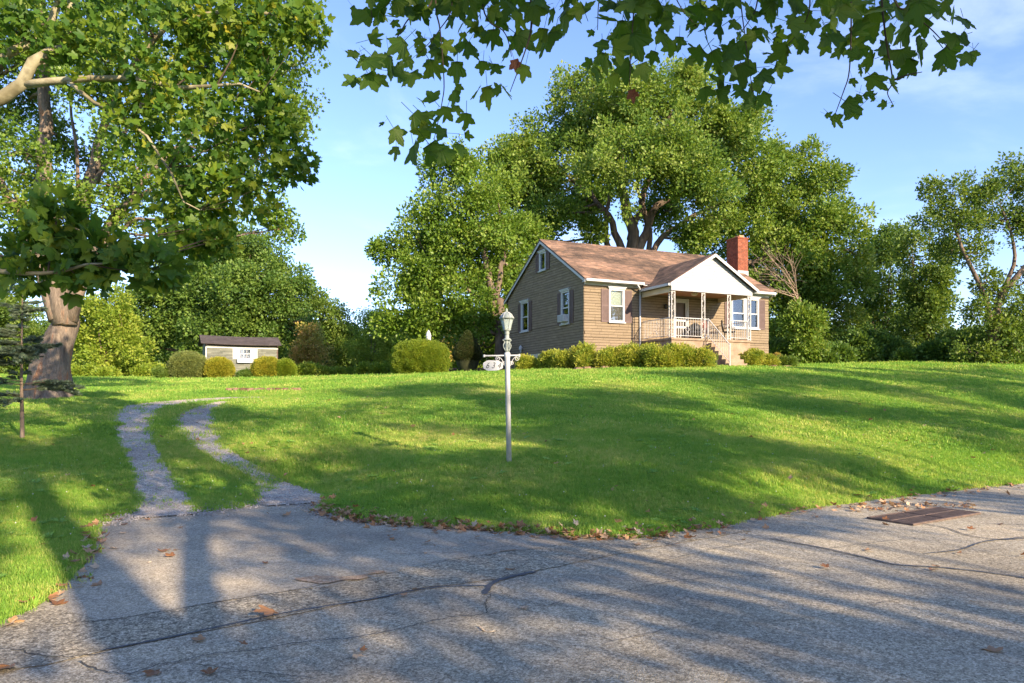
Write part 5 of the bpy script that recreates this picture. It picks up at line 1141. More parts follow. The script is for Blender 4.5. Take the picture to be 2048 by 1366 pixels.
# bed edging stones along the foundation shrubs
def rock(name, loc, size, rz, label=None, cat=None, group=None, parent=None, mat=None):
    r = random.Random(int(abs(loc[0] * 97 + loc[1] * 31)) + 5); V = []; Fs = []
    nx_, nz = 8, 4
    for k in range(nz + 1):
        f = k / nz; q = [.82, 1.0, 1.02, .97, .84][k]
        for i in range(nx_):
            a = 2 * math.pi * i / nx_; sx = abs(math.cos(a)) ** .5 * math.copysign(1, math.cos(a)); sy = abs(math.sin(a)) ** .5 * math.copysign(1, math.sin(a))
            j = 1 + r.uniform(-.12, .12); V.append((sx * size[0] * .5 * q * j, sy * size[1] * .5 * q * j, f * size[2] * (1 + r.uniform(-.06, .06))))
    for k in range(nz):
        for i in range(nx_): Fs.append((k*nx_+i, k*nx_+(i+1) % nx_, (k+1)*nx_+(i+1) % nx_, (k+1)*nx_+i))
    Fs += [tuple(range(nx_))[::-1], tuple(nz*nx_ + i for i in range(nx_))]
    mb = MB(); mb.add(V, Fs, r.random()); o = mb.build(name, mat or M['stone'], parent, bevel=.01, **(dict(label=label, cat=cat, group=group) if label else {}))
    o.location = loc; o.rotation_euler = (r.uniform(-.05, .05), r.uniform(-.05, .05), rz); return o
edging = empty('stone_edging', hw(2.0, -1.5, 2.6), TH, label='low edging of flat tan stones in front of the shrub bed by the house', cat='edging')
eb = np.array(edging.location)
for i in range(26):
    s_ = -1.6 + i * .42 + random.uniform(-.05, .05)
    if 4.9 < s_ < 6.6: continue
    p = hw(s_, -2.45 - (.9 if s_ > 2.9 else .25 * math.sin(s_)) , 0); z = h1(p[0], p[1])
    c, sn = math.cos(-TH), math.sin(-TH); d = p - eb; rock('stone', (d[0]*c - d[1]*sn, d[0]*sn + d[1]*c, z - eb[2] - .03), (random.uniform(.36, .46), .3, random.uniform(.10, .17)), random.uniform(-.12, .12), parent=edging)
# shrub bed
bed = []
for s_, b_ in [(-1.9, -.1), (-1.9, -2.5), (2.8, -2.75), (3.2, -3.3), (5.0, -3.35), (5.1, -.1), (0, -.1)]: bed.append(hw(s_, b_, 0)[:2])
def draped(name, poly, mat, off, st=.35, **k):
    poly = np.array(poly); x0, y0 = poly.min(0); x1, y1 = poly.max(0)
    xs = np.arange(x0, x1 + st, st); ys = np.arange(y0, y1 + st, st); X, Y = np.meshgrid(xs, ys); ins = inside(X, Y, poly); Z = H(X, Y) + off
    V = np.stack([X.ravel(), Y.ravel(), Z.ravel()], 1); id_ = np.arange(X.size).reshape(X.shape); Fs = []
    for i in range(len(ys) - 1):
        for j in range(len(xs) - 1):
            if ins[i, j] or ins[i+1, j+1]: Fs.append((id_[i, j], id_[i, j+1], id_[i+1, j+1], id_[i+1, j]))
    return link(name, mesh(name, V, Fs, mat, True), **k)
draped('flower_bed', bed, M['mulch'], .05, .3, kind='structure')
# asphalt pad and stone wall beside the garage
padp = [P(930, 752, 33.0)[:2], P(1030, 752, 33.0)[:2], hw(-.2, 8.3, 0)[:2], P(965, 740, 42.)[:2], P(940, 741, 40.)[:2]]
draped('parking_pad', padp, M['tar'], .06, .35, kind='structure')
dw = empty('retaining_wall', P(985, 745, 42.0) * [1, 1, 0] + [0, 0, 2.6], 0, label='low dry stone wall beyond the dark parking pad beside the garage', cat='wall')
r_ = random.Random(3)
for row in range(3):
    x = -2.9
    while x < 1.1:
        L = r_.uniform(.3, .6); rock('stone', (x + L/2, r_.uniform(-.03, .03), row * .17 + .05), (L * .96, .3, .17), 0, parent=dw); x += L

# ------------------------------------------------------------------ lamp post with house number
lp = onground(1018, 926); LPX, LPY, LPZ = -.048, 11.6, h1(-.048, 11.6)
lamp = empty('lamp_post', (LPX, LPY, LPZ), 0, label='white lamp post with glass lantern standing on the front lawn', cat='lamp post')
lamp.rotation_euler = (0, R(-.9), 0)
Ht = EYE + (HY - 625) / F * LPY - LPZ
def ly(py): return EYE + (HY - py) / F * LPY - LPZ
mb = MB(); mb.lathe([(.041, -.1), (.041, ly(716)), (.047, ly(714)), (.047, ly(706)), (.038, ly(705))], 20); mb.build('post', M['postw'], lamp, True)
mb = MB(); mb.lathe([(.036, ly(706)), (.036, ly(702)), (.044, ly(700)), (.030, ly(690)), (.050, ly(684)), (.040, ly(681)), (.066, ly(680.5)), (.066, ly(678.5)), (.034, ly(676)), (.034, ly(668)), (.044, ly(666)), (.030, ly(664)), (.052, ly(661)), (.058, ly(660))], 16); mb.build('lantern_neck', M['lampgreen'], lamp, True)
for k in range(4):
    a = k * math.pi / 2 + .6; mb = MB(); mb.tube(smoothpath([(.035*math.cos(a), .035*math.sin(a), ly(702)), (.075*math.cos(a), .075*math.sin(a), ly(692)), (.05*math.cos(a), .05*math.sin(a), ly(684)), (.085*math.cos(a), .085*math.sin(a), ly(680))], 12), .007, 6); mb.build('scroll', M['lampgreen'], lamp, True)
ln = MB(); NS = 6; zb, zt_, rb, rt = ly(659), ly(638), .054, .098
for k in range(NS):
    a = 2 * math.pi * k / NS; ln.tube([(rb*math.cos(a), rb*math.sin(a), zb), (rt*math.cos(a), rt*math.sin(a), zt_)], .007, 5)
ln.lathe([(rb + .01, zb - .012), (rb + .012, zb + .006), (rb, zb + .008)], 6); ln.lathe([(rt + .004, zt_ - .008), (rt + .018, zt_), (rt + .018, zt_ + .010), (rt, zt_ + .012)], 6)
lantern = ln.build('lantern', M['lampgreen'], lamp)
for k in range(NS):
    a, b = 2*math.pi*k/NS, 2*math.pi*(k+1)/NS; g = MB(); q = .985
    g.add([(q*rb*math.cos(a), q*rb*math.sin(a), zb), (q*rb*math.cos(b), q*rb*math.sin(b), zb), (q*rt*math.cos(b), q*rt*math.sin(b), zt_), (q*rt*math.cos(a), q*rt*math.sin(a), zt_)], [(0, 1, 2, 3)]); g.build('pane', M['frost'], lantern)
mb = MB(); mb.lathe([(rt + .020, zt_ + .008), (rt, zt_ + .03), (rt * .82, zt_ + .065), (rt * .5, zt_ + .095), (.02, zt_ + .11), (.016, zt_ + .115), (.022, zt_ + .13), (.014, zt_ + .14), (.018, zt_ + .155), (.003, zt_ + .175)], 18); mb.build('lantern_roof', M['lampgreen'], lamp, True)
for k in range(6):
    a = 2*math.pi*k/6; mb = MB(); mb.tube([((rt+.02)*math.cos(a), (rt+.02)*math.sin(a), zt_+.012), ((rt+.004)*math.cos(a), (rt+.004)*math.sin(a), zt_+.032), (rt*.84*math.cos(a), rt*.84*math.sin(a), zt_+.069), (rt*.5*math.cos(a), rt*.5*math.sin(a), zt_+.099), (.018*math.cos(a), .018*math.sin(a), zt_+.113)], .005, 5); mb.build('rib', M['postw'], lamp)
za = ly(711); mb = MB(); mb.tube([(-.37, 0, za), (.19, 0, za)], .0125, 8); mb.lathe([(.018, za - .02), (.018, za + .02)], 8, cx=-.37); mb.lathe([(.018, za - .02), (.018, za + .02)], 8, cx=.19); mb.build('crossbar', M['postw'], lamp)
def spiral(cx_, cz, r0, a0, turns, n=22): return [(cx_ + r0*(1-.8*i/n)*math.cos(a0 + turns*2*math.pi*i/n), 0, cz + r0*(1-.8*i/n)*math.sin(a0 + turns*2*math.pi*i/n)) for i in range(n+1)]
for sg in (-1, 1):
    for (c_, z_, rr_, a_) in ((.15, -.050, .042, math.pi*.5), (.068, -.125, .032, math.pi*.9)):
        mb = MB(); mb.tube([(sg * p[0], p[1], za + p[2]) for p in spiral(c_, z_, rr_, a_, -1.4)], .0055, 5); mb.build('scroll', M['postw'], lamp, True)
    mb = MB(); mb.tube(smoothpath([(sg*.15, 0, za-.01), (sg*.10, 0, za-.05), (sg*.07, 0, za-.1), (sg*.045, 0, za-.17)], 12), .0055, 5); mb.build('brace', M['postw'], lamp, True)
# number plate hangs from the crossbar
sgx, sgz = P(986, 731, LPY)[0], P(986, 731, LPY)[2]
sign = empty('house_number_sign', (sgx, LPY - .0, sgz), 0, label='white oval-cornered plate reading 634 hanging from the lamp post crossbar', cat='sign')
W2, H2 = .160, .082; prof = []
for i in range(48):
    a = 2*math.pi*i/48; c, s_ = math.cos(a), math.sin(a); n_ = 3.2
    x = math.copysign(abs(c)**(2/n_), c)*W2; z = math.copysign(abs(s_)**(2/n_), s_)*H2; sc_ = 1 - .07*abs(math.sin(2*a))**6; prof.append((x*sc_, z*sc_*(1 + .06*math.cos(3*a)*abs(s_))))
mb = MB(); V = [(x, -.006, z) for x, z in prof] + [(x, .006, z) for x, z in prof]; n_ = 48
mb.add(V, [tuple(range(n_)), tuple(range(n_, 2*n_))[::-1]] + [(i, i + n_, (i+1) % n_ + n_, (i+1) % n_) for i in range(n_)]); mb.build('plate', M['postw'], sign)
for x in (-.1, .1):
    mb = MB(); mb.tube([(x, 0, H2 * .9), (x, 0, (za + LPZ) - sgz)], .003, 5); mb.build('hanger', M['black'], sign)
for ch_, x in (('6', -.092), ('3', .0), ('4', .092)):
    for side in (-1, 1):
        cu = bpy.data.curves.new('digit', 'FONT'); cu.body = ch_; cu.size = .135; cu.shear = .35; cu.extrude = .0008; cu.offset = -.0008; cu.align_x = 'CENTER'; cu.align_y = 'CENTER'
        o = bpy.data.objects.new('tmp', cu); COL.objects.link(o); bpy.context.view_layer.update()
        me = bpy.data.meshes.new_from_object(o); me.materials.clear(); me.materials.append(M['ink']); bpy.data.objects.remove(o)
        d = link('digit', me, sign); d.rotation_euler = (R(90), 0, 0 if side < 0 else math.pi); d.location = (x if side < 0 else -x, side * .0072, -.004); d.scale = (.82, 1, 1)
        if side > 0: d.location = (-x, .0072, -.004)

# ------------------------------------------------------------------ shed
shz = h1(*P(483, 752, 50)[:2]) + .34; SHB = P(411, 752, 49.0)
shed = empty('shed', (SHB[0], SHB[1], shz), R(27), label='small grey-green garden shed with dark roof and white shuttered window', cat='shed')
SL, SD, SHh = 4.72, 2.6, 2.05
sh0 = -.8
mb = MB(); wx0, wx1, wz0, wz1 = 2.20, 2.86, 1.06, 1.66
for (a, b, c, d) in ((.0, wx0, sh0, SHh), (wx1, SL, sh0, SHh), (wx0, wx1, sh0, wz0), (wx0, wx1, wz1, SHh)): mb.box(a, b, 0.02, .1, c, d)
mb.box(0, .08, .1, SD, sh0, SHh); mb.box(SL - .08, SL, .1, SD, sh0, SHh); mb.box(.08, SL - .08, SD - .08, SD, sh0, SHh); mb.build('wall', M['shdark'], shed)
mb = MB(); r_ = random.Random(8); z = .12; row = 0
while z < SHh - .26:
    u = -r_.uniform(0, .5)
    while u < SL:
        L = r_.choice([.5, .7, .9]); a, b = max(u + .006, .07), min(u + L, SL - .07); u += L
        for (p, q) in ([(a, b)] if not (z + .1 > wz0 and z < wz1) else [(a, min(b, wx0)), (max(a, wx1), b)]):
            if q - p > .03: mb.box(p, q, -.006 - r_.random() * .01, .021, z + .006, z + .103, r_.random())
    z += .11; row += 1
mb.build('siding_courses', M['shwall'], shed, kind='stuff')
mb = MB(); z = .12
while z < SHh - .1: mb.box(-.012, .002, .1, SD, z + .006, z + .1, r_.random()); z += .11
mb.build('side_boards', M['shwall'], shed, kind='stuff')
mb = MB(); mb.box(.0, SL, -.022, .02, SHh - .32, SHh - .26); mb.box(0, .07, -.02, .02, sh0, SHh - .32); mb.box(.0, SL, -.02, .02, .0, .115); mb.build('trim', M['white'], shed)
for i in range(9): mb = MB(); x = .03 + i * (SL - .1) / 8; mb.box(x, x + .05, -.22, .02, SHh - .13, SHh - .03); mb.build('rafter_end', M['shdark'], shed)
mb = MB(); mb.box(-.02, .028, .3, 1.1, .1, 1.7); mb.build('door', M['shwall'], shed)
rz0, rz1, ov = SHh - .03, SHh + .62, .32; rb0, rb1 = -.3, 1.25
mb = MB()
for k in range(18):
    x0 = -.3 + k * (SL + .5) / 18; x1 = x0 + (SL + .5) / 18; sag = lambda x: -.05 * math.sin(math.pi * (x + .3) / (SL + .5))
    for (ba, za_, bb, zb_) in ((rb0, rz0, rb1, rz1), (2 * rb1 - rb0, rz0, rb1, rz1)):
        mb.hexa([(x0, ba, za_ - .03 + sag(x0)), (x1, ba, za_ - .03 + sag(x1)), (x1 - .0, bb, zb_ - .03 + sag(x1)), (x0, bb, zb_ - .03 + sag(x0)), (x0, ba, za_ + sag(x0)), (x1, ba, za_ + sag(x1)), (x1, bb, zb_ + sag(x1)), (x0, bb, zb_ + sag(x0))], .5)
rf = mb.build('roof', M['shroof'], shed)
mb = MB(); shingles(mb, lambda u, k: (u, rb0 + (rb1 - rb0) * k, rz0 + (rz1 - rz0) * k - .05 * math.sin(math.pi * (u + .3) / (SL + .5))), None, 0, 1, -.3, SL + .2, .15, .33, 6); mb.build('shingles', M['shroof'], rf, kind='stuff')
mb = MB(); mb.add([(0.01, .02, SHh), (0.01, SD, SHh), (0.01, rb1, rz1 - .06), (.07, .02, SHh), (.07, SD, SHh), (.07, rb1, rz1 - .06)], [(0, 2, 1), (3, 4, 5), (0, 1, 4, 3), (1, 2, 5, 4), (2, 0, 3, 5)]); mb.build('gable', M['shdark'], shed)
mb = MB(); mb.box(wx0 - .1, wx0, -.05, .06, wz0 - .06, wz1 + .08); mb.box(wx1, wx1 + .1, -.05, .06, wz0 - .06, wz1 + .08); mb.box(wx0, wx1, -.05, .06, wz1, wz1 + .08); mb.box(wx0, wx1, -.05, .06, wz0 - .06, wz0)
for k in (1, 2): x = wx0 + (wx1 - wx0) * k / 3; mb.box(x - .014, x + .014, -.04, .02, wz0, wz1)
zz = (wz0 + wz1) / 2; mb.box(wx0, wx1, -.038, .018, zz - .02, zz + .02)
wf = mb.build('window', M['white'], shed)
for i in range(3):
    for j in range(2): mb = MB(); xa = wx0 + (wx1-wx0)*i/3 + .021; zj = wz0 + (wz1-wz0)*j/2 + .021; mb.box(xa, xa + (wx1-wx0)/3 - .042, -.01, -.004, zj, zj + (wz1-wz0)/2 - .042); mb.build('pane', M['glass'], wf)
mb = MB(); mb.box(wx0, wx1, .05, .06, wz0, wz1); mb.build('dark_room', M['interior'], wf)
for x0 in (wx0 - .475, wx1 + .11):
    for k in range(3):
        mb = MB(); mb.box(x0 + k * .123, x0 + k * .123 + .117, -.045, -.02, wz0 - .06, wz1 + .08); mb.build('shutter_board', M['white'], shed)
mb = MB(); mb.box(wx0 - .2, wx1 + .2, -.22, -.05, wz0 - .33, wz0 - .08); mb.build('window_box', M['white'], shed, bevel=.01)
# boxed stone edging in the lawn
se = onground(525, 783); stl = empty('lawn_stone_edging', se, 0, label='row of brown stones set in the lawn beyond the end of the gravel drive', cat='edging')
for i, (pa, pb) in enumerate([(452, 466), (467, 480), (481, 494), (495, 509), (510, 531), (532, 549), (550, 562), (563, 578), (579, 604)]):
    p = onground((pa + pb) / 2, 783.5); w_ = (pb - pa) / F * p[1] * .96; rock('stone', (p[0] - se[0], p[1] - se[1], p[2] - se[2] - .06), (w_, .30, .19), .02, parent=stl)
# white pole behind the oval hedge
bp_ = P(857, 740, 41.5); bz_ = h1(bp_[0], bp_[1]); hgt_ = P(857, 660, 41.5)[2] - bz_
pl = empty('white_pole', (bp_[0], bp_[1], bz_), 0, label='white bird feeder pole sticking up behind the oval clipped hedge', cat='pole')
mb = MB(); mb.lathe([(.10, 0), (.10, hgt_ * .72), (.14, hgt_ * .74), (.14, hgt_ * .86)], 12); mb.build('shaft', M['white'], pl); mb = MB(); mb.lathe([(.17, hgt_ * .86), (.10, hgt_ * .95), (.02, hgt_)], 12); mb.build('cap', M['white'], pl)

# ------------------------------------------------------------------ storm drain
DZ = gp(1850, 1033); dx, dy = DZ; ra = math.atan2(.53, .85)
drain = empty('storm_drain', (dx, dy, 0.0), ra, label='rusty slotted storm drain grate at the edge of the road', cat='drain')
mb = MB(); mb.box(-.80, .80, -.27, .27, .004, .007); mb.build('pit_shade', M['pit_shade'], drain)  # flat plate on the road, coloured near black as shade below the bars
mb = MB(); mb.box(-.82, .82, -.30, -.27, .004, .026); mb.box(-.82, .82, .27, .30, .004, .026); mb.box(-.82, -.80, -.27, .27, .004, .026); mb.box(.80, .82, -.27, .27, .004, .026); mb.box(-.012, .012, -.27, .27, .004, .025); mb.box(-.8, -.012, -.008, .008, .006, .025); mb.box(.012, .8, -.008, .008, .006, .025); mb.build('frame', M['rust'], drain)
for i in range(30):
    x = -.785 + i * .054
    if abs(x) < .03: continue
    for s_ in (-1, 1): mb = MB(); y0, y1 = (.012, .265) if s_ > 0 else (-.265, -.012); mb.box(x - .014, x + .014, y0, y1, .008, .023); mb.build('bar', M['rust'], drain)
def leafobj(name, me, loc, rot, sc=1, parent=None, **k):
    o = link(name, me, parent, **k); o.location = loc; o.rotation_euler = rot; o.scale = (sc,) * 3; return o
# ------------------------------------------------------------------ shrubs
def superell(name, ctr, rad, mat, parent, base, p=2.3, seed=0, tear=False):
    mb = MB(); V = []; Fs = []; nu, nv = 26, 14
    for j in range(nv + 1):
        f = math.pi * j / nv - math.pi / 2
        for i in range(nu):
            t = 2 * math.pi * i / nu; c = math.copysign(abs(math.cos(f)) ** (2 / p), math.cos(f)); s_ = math.copysign(abs(math.sin(f)) ** (2 / p), math.sin(f))
            v = np.array([c * math.cos(t), c * math.sin(t), s_]); n_ = 1 + .05 * mnoise.noise(tuple(v * 2 + seed))
            if tear and s_ > 0: v[:2] *= (1 - s_) ** .55 + .06 if s_ < 1 else .06
            V.append(v * rad * n_ + ctr - base)
    for j in range(nv):
        for i in range(nu): Fs.append((j*nu+i, j*nu+(i+1) % nu, (j+1)*nu+(i+1) % nu, (j+1)*nu+i))
    mb.add(V, Fs); return mb.build(name, mat, parent, True)
M['inner'] = surf('shade_core', [(.3, (.018, .022, .008)), (.7, (.04, .045, .016))], 9, rough=1)  # solid core, coloured dark to stand for the shade inside a shrub
def clipped(name, label, px, top, bot, half, Z, mat, protos=None, p=2.4, n=900, s=(.8, 1.3), loose=.0, deep=1.0, tear=False, group=None, lean=0, core=.86, zb=None):
    b = base_at(px, Z) if zb is None else zb
    hh = (bot - top) / F * Z; rad = np.array([half / F * Z, half / F * Z * deep, hh * .56]); ctr = np.array([b[0], b[1], b[2] + hh - rad[2]])
    t = empty(name, b, label=label, cat='shrub', group=group)
    superell('shade_core', ctr, rad * core, M['inner'], t, b, p, Z, tear)
    d = rdirs(n * 2); d = d[d[:, 2] > -.75][:n]
    f = np.arcsin(np.clip(d[:, 2], -1, 1)); c = np.abs(np.cos(f)) ** (2/p); s_ = np.sign(np.sin(f)) * np.abs(np.sin(f)) ** (2/p); th = np.arctan2(d[:, 1], d[:, 0])
    q = np.stack([c * np.cos(th), c * np.sin(th), s_], 1)
    if tear: k = np.where(q[:, 2] > 0, (1 - np.clip(q[:, 2], 0, 1)) ** .55 + .06, 1); q[:, 0] *= k; q[:, 1] *= k
    nz = np.array([mnoise.noise(tuple(v * 3.1 + Z)) for v in q]); pos = ctr + q * rad * (1 + loose * nz + rng.uniform(-.08, .05, len(q)) + (rng.uniform(0, 1, len(q)) > .95) * .10)[:, None]
    pos[:, 0] += lean * (pos[:, 2] - b[2])
    scatter('foliage', pos - b, dir_euler(d + [0, 0, .5] + rng.normal(size=d.shape) * .3, rng.uniform(0, 6.28, len(d))), rng.uniform(*s, len(d)), setm(protos or SP_tiny, mat), mat, t, kind='stuff')
    return t
def loose_shrub(name, label, px, top, bot, half, Z, mat, protos=None, n=None, s=(.8, 1.3), group=None, cat='shrub', deep=1.0, zb=None, grow=1.0):
    half *= grow
    b = base_at(px, Z) if zb is None else zb; hh = (bot - top) / F * Z * .74; w_ = half / F * Z; t = empty(name, b, label=label, cat=cat, group=group); lobes = []
    for i in range(9):
        an = rng.uniform(0, 6.28); q = rng.uniform(.0, .72); lobes.append((b + [w_ * q * math.cos(an), w_ * q * math.sin(an) * deep, hh * rng.uniform(.28, .76)], w_ * rng.uniform(.26, .46)))
    pos, dr, subs = airy(lobes, 6.5, .05, 3.4, -.1, .7, .9, .5); pos[:, 2] = np.maximum(pos[:, 2], b[2] + .03)
    ps = [([b + rng.normal(size=3) * [.06, .06, 0], b + (s_ - b) * .5 + rng.normal(size=3) * .04, s_], .012, .004) for _, s_ in subs[::3]]
    limb_mesh(ps, b, M['twig'], 4).build('stem', M['twig'], t, True)
    superell('shade_core', b + [0, 0, hh * .42], np.array([w_ * .40, w_ * .40 * deep, hh * .30]), M['inner'], t, b, 2.0, Z)
    crown('foliage', t, b, pos, dr, protos or SP_small, mat, *s); return t
ox, oZ = 841, 36
clipped('oval_hedge', 'large clipped oval hedge shrub left of the dark topiary', ox, 688, 754, 54, oZ, M['leaf_hedge'], SP_tiny, 2.3, 5200, (.75, 1.2), .11, .8)
tp_ = clipped('topiary_tree', 'dark teardrop-shaped clipped topiary with a bare trunk between hedge and house', 935, 663, 742, 27, 40, M['leaf_topiary'], SP_tiny, 2.0, 10, (.8, 1.2), .05, 1.0, core=.01)
b = base_at(935, 40); hz = lambda py: EYE + (HY - py) / F * 40
superell('shade_core', np.array([b[0], b[1], hz(710)]), np.array([.66, .66, 1.22]), M['inner'], tp_, b, 2.0, 3., True)
d = rdirs(3800); q = d.copy(); k = np.where(q[:, 2] > 0, (1 - np.clip(q[:, 2], 0, 1)) ** .5 + .05, np.where(q[:, 2] < -.4, .9, 1)); q[:, 0] *= k; q[:, 1] *= k; zsc = np.where(q[:, 2] > 0, 1.28, .50)
pos = np.array([b[0], b[1], hz(710)]) + q * np.stack([np.full(3800, .72), np.full(3800, .72), zsc], 1)
scatter('foliage', pos - b, dir_euler(d + [0, 0, .6], rng.uniform(0, 6.28, 3800)), rng.uniform(.7, 1.1, 3800), setm(SP_tiny, M['leaf_topiary']), M['leaf_topiary'], tp_, kind='stuff')
mb = MB(); mb.tube([(0, 0, -.1), (.02, 0, .5), (0, 0, 1.2)], .07, 8); mb.build('trunk', M['bark'], tp_, True)
for nm, lbl, px, top, bot, half, mt, cl in (
    ('round_shrub', 'big round grey-green shrub at the left wall of the shed', 376, 706, 757, 33, 'leaf_greygreen', 1),
    ('round_shrub', 'small light green shrub left of the big round grey-green one', 328, 727, 756, 18, 'leaf_mid', 0),
    ('round_shrub', 'golden-topped round shrub in front of the shed wall, left of the window', 438, 717, 756, 24, 'leaf_gold', 1),
    ('round_shrub', 'small low green plant in front of the shed, under the window box', 492, 738, 755, 19, 'leaf_mid', 0),
    ('round_shrub', 'golden round shrub in front of the right end of the shed', 535, 717, 756, 26, 'leaf_gold', 1),
    ('round_shrub', 'bright green clipped shrub just beyond the right corner of the shed', 571, 720, 754, 16, 'leaf_hedge', 1)):
    if cl: clipped(nm, lbl, px, top, bot, half, 46, M[mt], SP_small, 2.2, 1700, (.7, 1.25), .16)
    else: loose_shrub(nm, lbl, px, top, bot, half, 45.5, M[mt], SP_small)
fs = [  # column, top, bottom, half width, distance
    (1058, 716, 748, 22, 33.2, 'foundation shrub at the left end of the bed, below the garage side wall'), (1092, 706, 747, 28, 32.6, 'second foundation shrub from the left, under the shaded side wall'), (1128, 699, 746, 30, 32.0, 'third foundation shrub from the left, near the house corner'),
      (1166, 693, 743, 33, 31.5, 'foundation shrub straight in front of the near house corner'), (1212, 692, 741, 34, 31.2, 'foundation shrub under the single front window'), (1258, 690, 740, 34, 31.0, 'foundation shrub in front of the porch downspout'),
      (1303, 688, 739, 36, 30.7, 'foundation shrub in front of the left porch corner'), (1350, 688, 738, 38, 30.4, 'greenest foundation shrub below the storm door'), (1404, 696, 738, 34, 30.0, 'foundation shrub touching the left side of the steps')]
for px, t_, b_, hw_, Z_, lbl in fs: loose_shrub('foundation_shrub', lbl, px, t_, b_, hw_, Z_, M['leaf_azalea'], SP_small, grow=1.3, s=(.8, 1.5), group='yellow-green shrubs along the front of the house')
for px, t_, b_, hw_, Z_, lbl in [(1500, 692, 734, 26, 33.0, 'dark round shrub just right of the steps'), (1536, 704, 732, 18, 33.8, 'small yellow-green shrub under the right-hand shutter'), (1574, 700, 732, 20, 34.6, 'low dark shrub beyond the right corner of the house')]:
    loose_shrub('foundation_shrub', lbl, px, t_, b_, hw_, Z_, M['leaf_azalea'] if px != 1574 else M['leaf_mid'], SP_small)
loose_shrub('dry_shrub', 'dried orange-brown wispy shrub at the right corner of the house', 1556, 676, 715, 15, 35.2, M['leaf_rust'], SP_tiny, s=(.7, 1.1))

# spruce sapling on the left
Z = 14.5; b = base_at(45, Z); sp = empty('spruce_sapling', b, label='thin young spruce sapling with bare lower trunk in front of the massive trunk', cat='tree')
top = P(45, 575, Z)[2] - b[2]; mb = MB(); V, Fs = tube(smoothpath([(0, 0, -.1), (-.02, 0, top * .4), (0, 0, top)], 18), np.linspace(.045, .008, 18), 9, True, .05); mb.add(V, Fs); mb.build('trunk', M['bark'], sp, True)
def needles(n, L, seed):
    r = np.random.default_rng(seed); V = []; Fs = []
    for i in range(n):
        t = r.uniform(0, L); a = r.uniform(0, 6.28); l = .040; d = np.array([math.cos(a), math.sin(a), .9]); d /= np.linalg.norm(d); x = np.cross(d, [0, 0, 1.]); x /= np.linalg.norm(x); p = np.array([0, 0, t]); k = len(V)
        V += [p - x * .004, p + x * .004, p + d * l]; Fs.append((k, k+1, k+2))
    return V, Fs
NP = [proto('needle_tuft', *needles(90, .13, s), None) for s in range(3)]
npos = []; nd = []
for i in range(46):
    f = rng.uniform(.22, .99); z = top * f; an = rng.uniform(0, 6.28); L = (1.15 - .95 * (f - .25) / .75) * rng.uniform(.75, 1.1) * (1 if f > .3 else .7); dr_ = -.12 if f < .6 else .12
    pts = smoothpath([(0, 0, z), (L * .5 * math.cos(an), L * .5 * math.sin(an), z + .03), (L * math.cos(an), L * math.sin(an), z + L * dr_)], 10)
    mb = MB(); V, Fs = tube(pts, np.linspace(.010, .003, 10), 5, True); mb.add(V, Fs); mb.build('branch', M['twig'], sp, True)
    dens = 1.0 if f > .45 else .75
    for k in range(int(46 * L * dens)):
        q = rng.uniform(.25 if f < .5 else .1, 1); j = pts[int(q * 9)]; side = rng.choice([-1, 1]); da = an + side * rng.uniform(.3, .9); sl = (1 - q) * .35 * L; npos.append(j + np.array([math.cos(da), math.sin(da), 0]) * sl * rng.uniform(0, 1)); nd.append([math.cos(da), math.sin(da), rng.uniform(-.1, .35)])
scatter('needles', np.array(npos), dir_euler(np.array(nd), rng.uniform(0, 6.28, len(npos))), rng.uniform(.9, 1.4, len(npos)), setm(NP, M['needle']), M['needle'], sp, kind='stuff')

# ------------------------------------------------------------------ grass
def clump(n, rad, h, seed, wd=.006):
    r = np.random.default_rng(seed); V = []; Fs = []
    for i in range(n):
        a = r.uniform(0, 6.28); q = rad * math.sqrt(r.uniform(0, 1)); p = np.array([q * math.cos(a), q * math.sin(a), -.01]); f = r.uniform(0, 6.28); hh = h * r.uniform(.5, 1.15)
        lean = np.array([math.cos(f), math.sin(f), 0]) * hh * r.uniform(.15, .75); x = np.array([-math.sin(f), math.cos(f), 0]) * wd * r.uniform(.6, 1.2) * .5; k = len(V)
        m1 = p + lean * .3 + [0, 0, hh * .6]; t = p + lean + [0, 0, hh * (1 - .25 * r.uniform(0, 1))]
        V += [p - x, p + x, m1 + x * .8, m1 - x * .8, t]; Fs += [(k, k+1, k+2, k+3), (k+3, k+2, k+4)]
    return V, Fs
G1 = [proto('grass_clump', *clump(16, .05, .062, s), None) for s in range(5)]
G2 = [proto('grass_clump', *clump(26, .11, .065, s + 9, .010), None) for s in range(4)]
G3 = [proto('grass_clump', *clump(40, .26, .075, s + 19, .020), None) for s in range(4)]
bedp = np.array(bed); padq = np.array(padp)
